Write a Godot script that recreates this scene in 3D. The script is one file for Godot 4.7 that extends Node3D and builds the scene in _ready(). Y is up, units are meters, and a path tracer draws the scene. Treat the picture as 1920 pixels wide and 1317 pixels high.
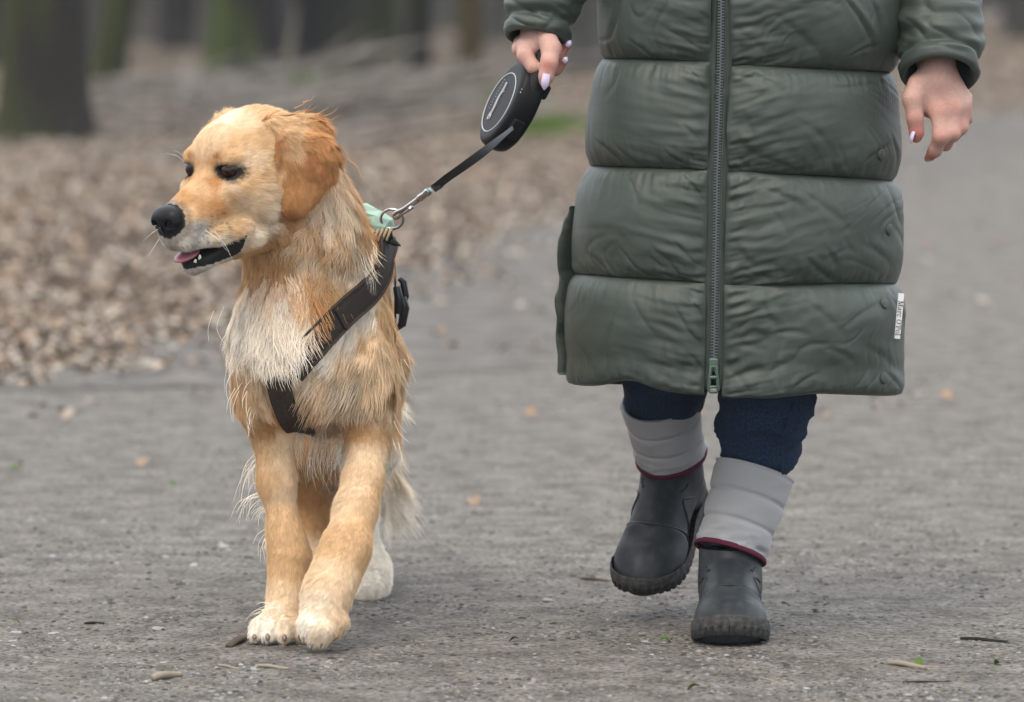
extends Node3D
# A woman in a long green quilted coat walks a golden retriever along a woodland path, towards the camera.
# x to the viewer's right, y up, z towards the camera; metres. The walkers' feet stand near z = 0.

const CAM := Vector3(0.0, 1.046, 8.2)
const FOCAL := 10725.0              # in photograph pixels (1920 wide)
var pitch := atan(818.5 / FOCAL)
var rng := RandomNumberGenerator.new()
var noise := FastNoiseLite.new()
var M := {}
var used := {}

# ---------------------------------------------------------------- measuring
func ray(px: float, py: float) -> Vector3:
	var dx := (px - 960.0) / FOCAL
	var dy := -(py - 658.5) / FOCAL
	var c := cos(pitch)
	var s := sin(pitch)
	return Vector3(dx, dy * c - s, -dy * s - c)

func P(px: float, py: float, z: float) -> Vector3:
	var d := ray(px, py)
	return CAM + d * ((z - CAM.z) / d.z)

func GP(px: float, py: float) -> Vector3:
	var d := ray(px, py)
	return CAM + d * (-CAM.y / d.y)

# ---------------------------------------------------------------- objects
func numbered(called: String) -> String:
	if not used.has(called):
		used[called] = 0
		return called
	used[called] += 1
	return "%s_%03d" % [called, used[called]]

func tag(o: Node, label: String, category: String, group := "", kind := "") -> Node:
	o.set_meta("label", label)
	if category:
		o.set_meta("category", category)
	if group:
		o.set_meta("group", group)
	if kind:
		o.set_meta("kind", kind)
	return o

func thing(called: String, label: String, category: String, at := Vector3.ZERO, group := "") -> Node3D:
	var o := Node3D.new()
	o.name = numbered(called)
	o.position = at
	add_child(o, true)
	tag(o, label, category, group)
	return o

func holder(called: String, parent: Node3D) -> Node3D:
	var o := Node3D.new()
	o.name = called
	parent.add_child(o, true)
	return o

func put(called: String, mesh: Mesh, m: Material, parent: Node3D = null) -> MeshInstance3D:
	var o := MeshInstance3D.new()
	o.mesh = mesh
	if m:
		o.material_override = m
	if parent:
		o.name = called
		parent.add_child(o, true)
	else:
		o.name = numbered(called)
		add_child(o, true)
	return o

# Geometry gathered with counter-clockwise faces; mesh() turns them for Godot.
class Shape:
	var v := PackedVector3Array()
	var n := PackedVector3Array()
	var c := PackedColorArray()
	var uv := PackedVector2Array()
	var i := PackedInt32Array()

	func smooth() -> void:
		n.resize(v.size())
		n.fill(Vector3.ZERO)
		for t in range(0, i.size(), 3):
			var a := v[i[t]]
			var f := (v[i[t + 1]] - a).cross(v[i[t + 2]] - a)
			n[i[t]] += f
			n[i[t + 1]] += f
			n[i[t + 2]] += f
		for k in n.size():
			n[k] = n[k].normalized() if n[k].length_squared() > 1e-24 else Vector3.UP

	func grid(rows: int, cols: int, first: int, round_ := false, flip := false) -> void:
		for r in rows - 1:
			for k in (cols if round_ else cols - 1):
				var a := first + r * cols + k
				var b := first + r * cols + (k + 1) % cols
				var d := a + cols
				var e := b + cols
				if flip:
					i.append_array([a, d, b, b, d, e])
				else:
					i.append_array([a, b, d, b, e, d])

	func add(s: Shape, x := Transform3D.IDENTITY) -> void:
		var first := v.size()
		for p in s.v:
			v.append(x * p)
		for p in s.n:
			n.append((x.basis * p).normalized())
		c.append_array(s.c)
		uv.append_array(s.uv)
		for k in s.i:
			i.append(k + first)

	func mesh() -> ArrayMesh:
		if n.size() != v.size():
			smooth()
		var out := PackedInt32Array()
		out.resize(i.size())
		for t in range(0, i.size(), 3):
			out[t] = i[t]
			out[t + 1] = i[t + 2]
			out[t + 2] = i[t + 1]
		var a := []
		a.resize(Mesh.ARRAY_MAX)
		a[Mesh.ARRAY_VERTEX] = v
		a[Mesh.ARRAY_NORMAL] = n
		if c.size() == v.size():
			a[Mesh.ARRAY_COLOR] = c
		if uv.size() == v.size():
			a[Mesh.ARRAY_TEX_UV] = uv
		a[Mesh.ARRAY_INDEX] = out
		var m := ArrayMesh.new()
		m.add_surface_from_arrays(Mesh.PRIMITIVE_TRIANGLES, a)
		return m

# A round bar through points, closed at its ends.
func tube(points: Array, radii: Array, sides := 10, rough := 0.0, closed := false, flat := 1.0, flat_dir := Vector3.ZERO) -> Shape:
	var s := Shape.new()
	var count := points.size()
	var side := Vector3.ZERO
	for k in count:
		var p: Vector3 = points[k]
		var q: Vector3 = points[(k + 1) % count] if closed else points[mini(k + 1, count - 1)]
		var o: Vector3 = points[(k - 1 + count) % count] if closed else points[maxi(k - 1, 0)]
		var d := (q - o).normalized()
		if flat_dir != Vector3.ZERO:
			side = (flat_dir - d * flat_dir.dot(d)).normalized()
		elif side == Vector3.ZERO:
			side = (Vector3.UP if absf(d.y) < 0.9 else Vector3.RIGHT).cross(d).normalized()
		else:
			side = (side - d * side.dot(d)).normalized()
		var other := d.cross(side)
		var r: float = radii[mini(k, radii.size() - 1)]
		for j in sides:
			var a := TAU * j / sides
			var rr := r * (1.0 + (rough * noise.get_noise_3d(p.x * 40.0 + cos(a) * 20.0, p.y * 40.0 + sin(a) * 20.0, p.z * 40.0) if rough > 0.0 else 0.0))
			s.v.append(p + side * cos(a) * rr * flat + other * sin(a) * rr)
			s.uv.append(Vector2(float(j) / sides, float(k) / count))
	s.grid(count + (1 if closed else 0), sides, 0, true)
	if closed:
		for t in s.i.size():
			s.i[t] = s.i[t] % (count * sides)
	else:
		for e in [0, count - 1]:
			var mid := s.v.size()
			s.v.append(points[e])
			s.uv.append(Vector2(0.5, 0.5))
			for j in sides:
				var a2: int = e * sides + j
				var b2: int = e * sides + (j + 1) % sides
				if e == 0:
					s.i.append_array([mid, b2, a2])
				else:
					s.i.append_array([mid, a2, b2])
	return s

func spline(points: Array, steps: int) -> Array:
	var out := []
	var n := points.size()
	for k in n - 1:
		var a: Vector3 = points[maxi(k - 1, 0)]
		var b: Vector3 = points[k]
		var c: Vector3 = points[k + 1]
		var d: Vector3 = points[mini(k + 2, n - 1)]
		for j in steps:
			out.append(b.cubic_interpolate(c, a, d, float(j) / steps))
	out.append(points[n - 1])
	return out

func spline1(values: Array, steps: int) -> Array:
	var out := []
	var n := values.size()
	for k in n - 1:
		for j in steps:
			out.append(cubic_interpolate(values[k], values[k + 1], values[maxi(k - 1, 0)], values[mini(k + 2, n - 1)], float(j) / steps))
	out.append(values[n - 1])
	return out

func rounded_box(size: Vector3, bevel: float) -> Shape:
	var s := Shape.new()
	var h := size / 2.0
	for axis in 3:
		for sg in [-1.0, 1.0]:
			var first := s.v.size()
			for a in 4:
				for b in 4:
					var ua: float = [-1.0, -0.999, 0.999, 1.0][a]
					var ub: float = [-1.0, -0.999, 0.999, 1.0][b]
					var p := Vector3.ZERO
					p[axis] = sg * h[axis]
					p[(axis + 1) % 3] = (h[(axis + 1) % 3] - (0.0 if a in [0, 3] else bevel)) * signf(ua)
					p[(axis + 2) % 3] = (h[(axis + 2) % 3] - (0.0 if b in [0, 3] else bevel)) * signf(ub)
					var inner := p.clamp(-h + Vector3.ONE * bevel, h - Vector3.ONE * bevel)
					var d := (p - inner).normalized()
					s.v.append(inner + d * bevel)
					s.n.append(d)
			s.grid(4, 4, first, false, sg > 0.0)
	return s

# ---------------------------------------------------------------- smooth solids on a grid
class Field:
	var lo: Vector3
	var h: float
	var k: float
	var nx: int
	var ny: int
	var nz: int
	var a := PackedFloat32Array()

	func _init(from: Vector3, to: Vector3, cell: float, blend: float) -> void:
		lo = from
		h = cell
		k = blend
		nx = int((to.x - from.x) / cell) + 2
		ny = int((to.y - from.y) / cell) + 2
		nz = int((to.z - from.z) / cell) + 2
		a.resize(nx * ny * nz)

	func span(mn: Vector3, mx: Vector3) -> Array:
		var m0 := (mn - lo) / h
		var m1 := (mx - lo) / h
		return [clampi(int(m0.x), 0, nx), clampi(int(m1.x) + 2, 0, nx), clampi(int(m0.y), 0, ny), clampi(int(m1.y) + 2, 0, ny), clampi(int(m0.z), 0, nz), clampi(int(m1.z) + 2, 0, nz)]

	func cone(p: Vector3, rp: float, q: Vector3, rq: float) -> void:
		var pad := maxf(rp, rq) + 5.0 * k
		var s := span(p.min(q) - Vector3.ONE * pad, p.max(q) + Vector3.ONE * pad)
		var ba := q - p
		var inv := 1.0 / maxf(ba.length_squared(), 1e-12)
		var far := -5.0 * k
		for z in range(s[4], s[5]):
			for y in range(s[2], s[3]):
				var row := (z * ny + y) * nx
				var w := Vector3(lo.x, lo.y + y * h, lo.z + z * h) - p
				for x in range(s[0], s[1]):
					var e := Vector3(w.x + x * h, w.y, w.z)
					var t := clampf(e.dot(ba) * inv, 0.0, 1.0)
					var d := rp + (rq - rp) * t - (e - ba * t).length()
					if d > far:
						a[row + x] += exp(d / k)

	func chain(list: Array) -> void:
		for j in range(0, list.size() - 3, 2):
			cone(list[j], list[j + 1], list[j + 2], list[j + 3])

	func ell(c: Vector3, b: Basis, r: Vector3) -> void:
		var pad := maxf(r.x, maxf(r.y, r.z)) + 5.0 * k
		var s := span(c - Vector3.ONE * pad, c + Vector3.ONE * pad)
		var t := b.transposed()
		var ir := Vector3.ONE / r
		for z in range(s[4], s[5]):
			for y in range(s[2], s[3]):
				var row := (z * ny + y) * nx
				for x in range(s[0], s[1]):
					var e := t * (Vector3(lo.x + x * h, lo.y + y * h, lo.z + z * h) - c)
					var q := e * ir
					var k0 := q.length()
					var d := (k0 * (1.0 - k0) / maxf((q * ir).length(), 1e-9))
					if d > -5.0 * k:
						a[row + x] += exp(minf(d / k, 40.0))

	func finish() -> void:
		for j in a.size():
			a[j] = -k * log(a[j]) if a[j] > 1e-9 else 1.0

	# takes an ellipsoid away (after finish)
	func cut(c: Vector3, b: Basis, r: Vector3, soft: float) -> void:
		var pad := maxf(r.x, maxf(r.y, r.z)) + 3.0 * soft
		var s := span(c - Vector3.ONE * pad, c + Vector3.ONE * pad)
		var t := b.transposed()
		var ir := Vector3.ONE / r
		for z in range(s[4], s[5]):
			for y in range(s[2], s[3]):
				var row := (z * ny + y) * nx
				for x in range(s[0], s[1]):
					var e := t * (Vector3(lo.x + x * h, lo.y + y * h, lo.z + z * h) - c)
					var q := e * ir
					var k0 := q.length()
					var d := k0 * (1.0 - k0) / maxf((q * ir).length(), 1e-9)
					var g := a[row + x]
					var m := clampf(0.5 + 0.5 * (g - d) / soft, 0.0, 1.0)
					a[row + x] = lerpf(d, g, m) + soft * m * (1.0 - m)

	func at(p: Vector3) -> float:
		var q := (p - lo) / h
		var x := clampi(int(q.x), 0, nx - 2)
		var y := clampi(int(q.y), 0, ny - 2)
		var z := clampi(int(q.z), 0, nz - 2)
		var fx := clampf(q.x - x, 0.0, 1.0)
		var fy := clampf(q.y - y, 0.0, 1.0)
		var fz := clampf(q.z - z, 0.0, 1.0)
		var o := (z * ny + y) * nx + x
		var o2 := o + nx * ny
		return lerpf(lerpf(lerpf(a[o], a[o + 1], fx), lerpf(a[o + nx], a[o + nx + 1], fx), fy), lerpf(lerpf(a[o2], a[o2 + 1], fx), lerpf(a[o2 + nx], a[o2 + nx + 1], fx), fy), fz)

	func grad(p: Vector3) -> Vector3:
		var e := h
		return Vector3(at(p + Vector3(e, 0, 0)) - at(p - Vector3(e, 0, 0)), at(p + Vector3(0, e, 0)) - at(p - Vector3(0, e, 0)), at(p + Vector3(0, 0, e)) - at(p - Vector3(0, 0, e))).normalized()

	# the surface point nearest to p, lifted by off
	func onto(p: Vector3, off := 0.0) -> Vector3:
		for j in 8:
			p -= grad(p) * (at(p) - off) * 0.8
		return p

	# first surface met along z, coming from the front
	func front(p: Vector3, off := 0.0) -> Vector3:
		var z := lo.z + (nz - 2) * h
		while z > lo.z:
			if at(Vector3(p.x, p.y, z)) < off:
				return Vector3(p.x, p.y, z)
			z -= h * 0.25
		return p

	func net() -> Shape:
		var s := Shape.new()
		var id := PackedInt32Array()
		id.resize(a.size())
		id.fill(-1)
		var sy := nx
		var sz := nx * ny
		for z in nz - 1:
			for y in ny - 1:
				var row := (z * ny + y) * nx
				for x in nx - 1:
					var o := row + x
					var a0 := a[o]
					var c0 := a0 < 0.0
					if absf(a0) > 3.0 * h and absf(a0) < 0.9:
						continue
					var a1 := a[o + 1]
					var a2 := a[o + sy]
					var a3 := a[o + sy + 1]
					var a4 := a[o + sz]
					var a5 := a[o + sz + 1]
					var a6 := a[o + sz + sy]
					var a7 := a[o + sz + sy + 1]
					if c0 == (a1 < 0.0) and c0 == (a2 < 0.0) and c0 == (a3 < 0.0) and c0 == (a4 < 0.0) and c0 == (a5 < 0.0) and c0 == (a6 < 0.0) and c0 == (a7 < 0.0):
						continue
					var sum := Vector3.ZERO
					var m := 0
					if c0 != (a1 < 0.0):
						sum += Vector3(a0 / (a0 - a1), 0, 0); m += 1
					if (a2 < 0.0) != (a3 < 0.0):
						sum += Vector3(a2 / (a2 - a3), 1, 0); m += 1
					if (a4 < 0.0) != (a5 < 0.0):
						sum += Vector3(a4 / (a4 - a5), 0, 1); m += 1
					if (a6 < 0.0) != (a7 < 0.0):
						sum += Vector3(a6 / (a6 - a7), 1, 1); m += 1
					if c0 != (a2 < 0.0):
						sum += Vector3(0, a0 / (a0 - a2), 0); m += 1
					if (a1 < 0.0) != (a3 < 0.0):
						sum += Vector3(1, a1 / (a1 - a3), 0); m += 1
					if (a4 < 0.0) != (a6 < 0.0):
						sum += Vector3(0, a4 / (a4 - a6), 1); m += 1
					if (a5 < 0.0) != (a7 < 0.0):
						sum += Vector3(1, a5 / (a5 - a7), 1); m += 1
					if c0 != (a4 < 0.0):
						sum += Vector3(0, 0, a0 / (a0 - a4)); m += 1
					if (a1 < 0.0) != (a5 < 0.0):
						sum += Vector3(1, 0, a1 / (a1 - a5)); m += 1
					if (a2 < 0.0) != (a6 < 0.0):
						sum += Vector3(0, 1, a2 / (a2 - a6)); m += 1
					if (a3 < 0.0) != (a7 < 0.0):
						sum += Vector3(1, 1, a3 / (a3 - a7)); m += 1
					id[o] = s.v.size()
					s.v.append(lo + (Vector3(x, y, z) + sum / m) * h)
					if x > 0 and y > 0 and z > 0:
						if c0 != (a1 < 0.0):
							quad(s, id[o], id[o - sy], id[o - sy - sz], id[o - sz], c0)
						if c0 != (a2 < 0.0):
							quad(s, id[o], id[o - sz], id[o - sz - 1], id[o - 1], c0)
						if c0 != (a4 < 0.0):
							quad(s, id[o], id[o - 1], id[o - 1 - sy], id[o - sy], c0)
		s.smooth()
		return s

	func quad(s: Shape, p: int, q: int, r: int, t: int, inside: bool) -> void:
		if p < 0 or q < 0 or r < 0 or t < 0:
			return
		if inside:
			s.i.append_array([p, q, r, p, r, t])
		else:
			s.i.append_array([p, r, q, p, t, r])

# ---------------------------------------------------------------- materials
func lin(r: float, g: float, b: float) -> Color:
	return Color(r, g, b).linear_to_srgb()

func mat(called: String, c: Color, rough := 0.8, spec := 0.5, metal := 0.0) -> StandardMaterial3D:
	var m := StandardMaterial3D.new()
	m.resource_name = called
	m.albedo_color = c
	m.roughness = rough
	m.metallic_specular = spec
	m.metallic = metal
	M[called] = m
	return m

func noise_tex(freq: float, seed_: int, octaves: int, stops: Array, size := 512, normal := false, kind := FastNoiseLite.TYPE_SIMPLEX_SMOOTH, bump := 4.0) -> NoiseTexture2D:
	var f := FastNoiseLite.new()
	f.noise_type = kind
	f.frequency = freq
	f.seed = seed_
	f.fractal_octaves = octaves
	var t := NoiseTexture2D.new()
	t.width = size
	t.height = size
	t.seamless = true
	t.seamless_blend_skirt = 0.15
	t.noise = f
	if stops:
		var g := Gradient.new()
		var o := PackedFloat32Array()
		var c := PackedColorArray()
		for k in range(0, stops.size(), 2):
			o.append(stops[k])
			c.append(stops[k + 1])
		g.offsets = o
		g.colors = c
		t.color_ramp = g
	if normal:
		t.as_normal_map = true
		t.bump_strength = bump
	return t

func world_map(m: StandardMaterial3D, metres: float) -> void:
	m.uv1_triplanar = true
	m.uv1_world_triplanar = true
	m.uv1_scale = Vector3.ONE / metres

func _ready() -> void:
	rng.seed = 7
	noise.seed = 3
	noise.frequency = 0.05
	noise.fractal_octaves = 2
	make_camera()
	make_sky()
	make_materials()
	make_ground()
	make_forest()
	make_person()
	make_dog()
	make_leash()
	make_litter()

func make_camera() -> void:
	var c := Camera3D.new()
	c.name = "camera"
	c.position = CAM
	c.rotation.x = -pitch
	var lens := CameraAttributesPhysical.new()
	lens.frustum_focal_length = 12.0 * FOCAL / 658.5
	lens.frustum_focus_distance = 8.19
	lens.frustum_near = 0.1
	lens.frustum_far = 400.0
	lens.exposure_aperture = 195.4 / 41.0
	c.attributes = lens
	c.fov = rad_to_deg(2.0 * atan(658.5 / FOCAL))
	c.current = true
	add_child(c, true)

func make_sky() -> void:
	var e := Environment.new()
	e.background_mode = Environment.BG_SKY
	var s := ProceduralSkyMaterial.new()
	s.sky_top_color = Color(0.92, 0.95, 0.98)
	s.sky_horizon_color = Color(0.58, 0.60, 0.625)
	s.sky_curve = 0.35
	s.ground_bottom_color = Color(0.25, 0.24, 0.23)
	s.ground_horizon_color = Color(0.55, 0.56, 0.57)
	s.sun_angle_max = 0.5
	var sky := Sky.new()
	sky.sky_material = s
	e.sky = sky
	e.background_energy_multiplier = 1.0
	e.tonemap_mode = Environment.TONE_MAPPER_LINEAR
	e.tonemap_exposure = 3.15
	e.sdfgi_enabled = true
	e.ssao_enabled = true
	e.ssil_enabled = true
	e.fog_enabled = true
	e.fog_density = 0.0007
	e.fog_light_color = Color(0.80, 0.82, 0.86)
	var w := WorldEnvironment.new()
	w.name = "environment"
	w.environment = e
	add_child(w, true)
	var sun := DirectionalLight3D.new()
	sun.name = "sun"
	sun.light_energy = 0.34
	sun.light_angular_distance = 38.0
	sun.light_color = Color(1.0, 0.97, 0.93)
	sun.shadow_enabled = true
	sun.rotation_degrees = Vector3(-58, -24, 0)
	add_child(sun, true)

# ---------------------------------------------------------------- ground, path, wood
func make_materials() -> void:
	var m := mat("path_dirt", Color.WHITE, 0.84, 0.42)
	m.albedo_texture = noise_tex(0.012, 11, 6, [0.2, lin(0.084, 0.073, 0.062), 0.42, lin(0.122, 0.109, 0.095), 0.58, lin(0.142, 0.128, 0.113), 0.85, lin(0.19, 0.173, 0.156)], 1024)
	m.heightmap_enabled = true
	m.heightmap_texture = noise_tex(0.04, 5, 5, [], 1024)
	m.heightmap_scale = 0.8
	m.detail_enabled = true
	m.detail_blend_mode = BaseMaterial3D.BLEND_MODE_MUL
	m.detail_albedo = noise_tex(0.1, 23, 4, [0.25, Color(0.6, 0.585, 0.57), 0.5, Color(0.94, 0.93, 0.92), 0.75, Color(1, 1, 1)], 1024)
	world_map(m, 1.4)
	m = mat("forest_soil", Color.WHITE, 0.95, 0.2)
	m.albedo_texture = noise_tex(0.012, 31, 6, [0.2, lin(0.0518, 0.04292, 0.03552), 0.45, lin(0.0962, 0.07992, 0.0666), 0.62, lin(0.148, 0.1221, 0.0999), 0.85, lin(0.222, 0.185, 0.1554)], 1024)
	world_map(m, 2.1)
	m = mat("damp_soil", Color.WHITE, 0.85, 0.4)
	m.albedo_texture = noise_tex(0.012, 37, 6, [0.2, lin(0.05, 0.043, 0.037), 0.5, lin(0.08, 0.07, 0.061), 0.8, lin(0.115, 0.102, 0.091)], 512)
	world_map(m, 1.1)
	m = mat("grains", Color.WHITE, 0.85, 0.4)
	m.vertex_color_use_as_albedo = true
	m = mat("leaves", Color.WHITE, 0.75, 0.4)
	m.vertex_color_use_as_albedo = true
	m.backlight_enabled = true
	m.backlight = Color(0.25, 0.2, 0.15)
	for k in 4:
		m = mat("bark_%d" % k, Color.WHITE, 0.95, 0.2)
		m.vertex_color_use_as_albedo = true
		m.albedo_texture = noise_tex(0.02, 40 + k, 5, [0.25, Color(0.55, 0.55, 0.55), 0.5, Color(0.85, 0.85, 0.85), 0.8, Color(1, 1, 1)], 512)
		m.uv1_scale = Vector3(3, 9, 1)
	mat("twig_bark", lin(0.0962, 0.0777, 0.0629), 0.9, 0.3)
	mat("branch_bark", lin(0.16, 0.145, 0.13), 0.9, 0.3)
	mat("pale_twig", lin(0.23, 0.195, 0.15), 0.85, 0.3)
	mat("dark_twig", lin(0.0259, 0.0222, 0.01998), 0.9, 0.3)
	mat("moss", lin(0.074, 0.1258, 0.0259), 0.95, 0.2)
	mat("pebble", lin(0.2664, 0.2664, 0.2664), 0.8, 0.4)
	mat("dark_pebble", lin(0.0666, 0.0666, 0.0703), 0.8, 0.4)
	mat("dry_leaf", lin(0.222, 0.1628, 0.1184), 0.8, 0.3)

# left edge of the path, world x and z, from near to far
var edge := [Vector2(-9.0, -3.3), Vector2(-3.0, -4.0), Vector2(-1.2, -4.5), Vector2(-0.68, -5.0), Vector2(-0.36, -6.6), Vector2(-0.12, -7.9), Vector2(0.15, -9.4), Vector2(0.85, -13.5), Vector2(1.9, -18.5), Vector2(5.0, -30.0), Vector2(13.0, -60.0), Vector2(30.0, -115.0)]

func edge_x(z: float) -> float:
	for k in edge.size() - 1:
		if z <= edge[k].y and z >= edge[k + 1].y:
			return lerpf(edge[k].x, edge[k + 1].x, (z - edge[k].y) / (edge[k + 1].y - edge[k].y))
	return -99.0 if z > edge[0].y else 30.0

func make_ground() -> void:
	var s := Shape.new()
	for r in [Vector2(-160, 30), Vector2(160, 30), Vector2(-160, -220), Vector2(160, -220)]:
		s.v.append(Vector3(r.x, -0.02, r.y))
	s.i.append_array([0, 1, 2, 1, 3, 2])
	tag(put("forest_floor", s.mesh(), M.forest_soil), "brown woodland floor under fallen leaves", "ground", "", "structure")
	# the path: a sheet from behind the camera to the far bend, its left edge ragged
	s = Shape.new()
	var rows := 0
	var z := 14.0
	while z > -112.0:
		var x0 := edge_x(z) if z < -3.3 else -9.0
		x0 += noise.get_noise_2d(z * 60.0, 3.0) * 0.22
		var wide := 4.4 if z < -9.0 else lerpf(4.4, 12.0, clampf((z + 9.0) / 6.0, 0.0, 1.0))
		for k in 25:
			var t := k / 24.0
			s.v.append(Vector3(x0 + wide * t, -0.02 + 0.02 * (smoothstep(0.0, 0.06, t) * smoothstep(1.0, 0.97, t)) + 0.001, z))
		rows += 1
		z -= 0.12 if z > -16.0 else 0.8
	s.grid(rows, 25, 0, false, false)
	s.smooth()
	tag(put("path", s.mesh(), M.path_dirt), "grey trodden gravel path", "path", "", "structure")
	# damp dark soil where the leaves give way to the path
	s = Shape.new()
	rows = 0
	z = -3.4
	while z > -40.0:
		var e := edge_x(z) + noise.get_noise_2d(z * 60.0, 3.0) * 0.22
		for k in 7:
			var t := k / 6.0
			var rag := noise.get_noise_2d(z * 90.0, 40.0 + k * 25.0) * 0.28
			s.v.append(Vector3(e - 0.35 + 1.0 * t + rag * t, 0.0045 - 0.003 * t, z))
		rows += 1
		z -= 0.15
	s.grid(rows, 7, 0, false, false)
	s.smooth()
	tag(put("path_verge", s.mesh(), M.damp_soil), "dark damp soil along the path's edge", "path edge", "", "structure")
	# grit and gravel pressed into the path: far too many to count
	var stone := Shape.new()
	var ring := [[-0.1, 0.55], [0.25, 0.5], [0.42, 0.22]]
	for a in ring:
		for k in 6:
			var w := TAU * k / 6.0
			var rr: float = a[1] * (1.0 + 0.25 * sin(w * 2.0 + a[0] * 9.0))
			stone.v.append(Vector3(cos(w) * rr, a[0], sin(w) * rr * 0.75))
	stone.grid(3, 6, 0, true, true)
	stone.v.append(Vector3(0.03, 0.47, 0.02))
	for k in 6:
		stone.i.append_array([12 + k, 18, 12 + (k + 1) % 6])
	var tint := [lin(0.2, 0.188, 0.175), lin(0.122, 0.111, 0.1), lin(0.052, 0.047, 0.043), lin(0.1702, 0.1517, 0.1295), lin(0.15, 0.158, 0.166), lin(0.25, 0.25, 0.252)]
	var r := RandomNumberGenerator.new()
	r.seed = 51
	var many := MultiMesh.new()
	many.transform_format = MultiMesh.TRANSFORM_3D
	many.use_colors = true
	many.mesh = stone.mesh()
	var count := 430000
	many.instance_count = count
	for k in count:
		var zz := 0.95 - 6.5 * pow(r.randf(), 1.7)
		var half := 0.95 * (8.4 - zz) / 8.2
		var xx := r.randf_range(-half, half)
		if zz < -3.4 and xx < edge_x(zz) + 0.1:
			xx = r.randf_range(maxf(edge_x(zz) + 0.1, -half), half)
		var size := 0.0017 * pow(r.randf() + 0.012, -0.45)
		size = minf(size, 0.011)
		var patch := noise.get_noise_2d(xx * 40.0, zz * 25.0)
		if patch < -0.05 and r.randf() < 0.6:
			size *= 0.5
		var b := Basis.from_euler(Vector3(r.randf_range(-0.3, 0.3), r.randf() * TAU, r.randf_range(-0.3, 0.3))).scaled_local(Vector3(size, size * r.randf_range(0.35, 0.8), size))
		many.set_instance_transform(k, Transform3D(b, Vector3(xx, 0.0003, zz)))
		var c: Color = tint[r.randi() % (6 if patch > 0.08 else 5)] if r.randf() < 0.6 else tint[1 + r.randi() % 2]
		many.set_instance_color(k, srgb_lin(c) * r.randf_range(0.7, 1.15))
	var g := MultiMeshInstance3D.new()
	g.name = "gravel"
	g.multimesh = many
	g.material_override = M.grains
	add_child(g, true)
	tag(g, "fine grey gravel and grit trodden into the path", "gravel", "", "stuff")

func srgb_lin(c: Color) -> Color:
	return c.srgb_to_linear()

func leaf_shape() -> Shape:
	var s := Shape.new()
	for a in 6:
		var t := a / 5.0
		var w := 0.36 * pow(sin(PI * (0.06 + 0.9 * t)), 0.8)
		for b in 5:
			var q := b / 2.0 - 1.0
			s.v.append(Vector3(q * w, 0.12 * q * q + 0.16 * sin(t * 4.0), t - 0.5))
	s.grid(6, 5, 0, false, true)
	return s

func make_litter_mass() -> void:
	var r := RandomNumberGenerator.new()
	r.seed = 77
	var tint := [lin(0.2295, 0.1739, 0.1307), lin(0.2958, 0.2397, 0.1892), lin(0.1683, 0.1203, 0.086), lin(0.3468, 0.3008, 0.2537), lin(0.2091, 0.1363, 0.086), lin(0.102, 0.07802, 0.0602), lin(0.2754, 0.2444, 0.2107)]
	var many := MultiMesh.new()
	many.transform_format = MultiMesh.TRANSFORM_3D
	many.use_colors = true
	many.mesh = leaf_shape().mesh()
	var spots := []
	while spots.size() < 130000:
		var zz := -3.6 - 46.0 * pow(r.randf(), 1.9)
		var half := 1.15 * (8.4 - zz) / 8.2
		var xx := r.randf_range(-half, half)
		var gap := edge_x(zz) + noise.get_noise_2d(zz * 60.0, 3.0) * 0.22 - xx
		if gap < -0.25 and (xx < edge_x(zz) + 4.6 or zz > -9.0):
			if r.randf() > 0.003:
				continue
		elif gap < 1.9 and gap > -0.25 and r.randf() > pow((gap + 0.25) / 2.15, 1.3):
			continue
		if noise.get_noise_2d(xx * 22.0, zz * 16.0) < -0.22 and r.randf() < 0.7:
			continue
		spots.append(Vector2(xx, zz))
	many.instance_count = spots.size()
	for k in spots.size():
		var size := r.randf_range(0.018, 0.05)
		var b := Basis.from_euler(Vector3(r.randf_range(-0.25, 0.25), r.randf() * TAU, r.randf_range(-0.25, 0.25))).scaled_local(Vector3.ONE * size)
		many.set_instance_transform(k, Transform3D(b, Vector3(spots[k].x, r.randf_range(-0.012, 0.016), spots[k].y)))
		many.set_instance_color(k, srgb_lin(tint[r.randi() % 7]) * r.randf_range(0.75, 1.25))
	var g := MultiMeshInstance3D.new()
	g.name = "fallen_leaves"
	g.multimesh = many
	g.material_override = M.leaves
	add_child(g, true)
	tag(g, "dry beige and brown fallen leaves covering the wood's floor", "leaves", "", "stuff")

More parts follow.
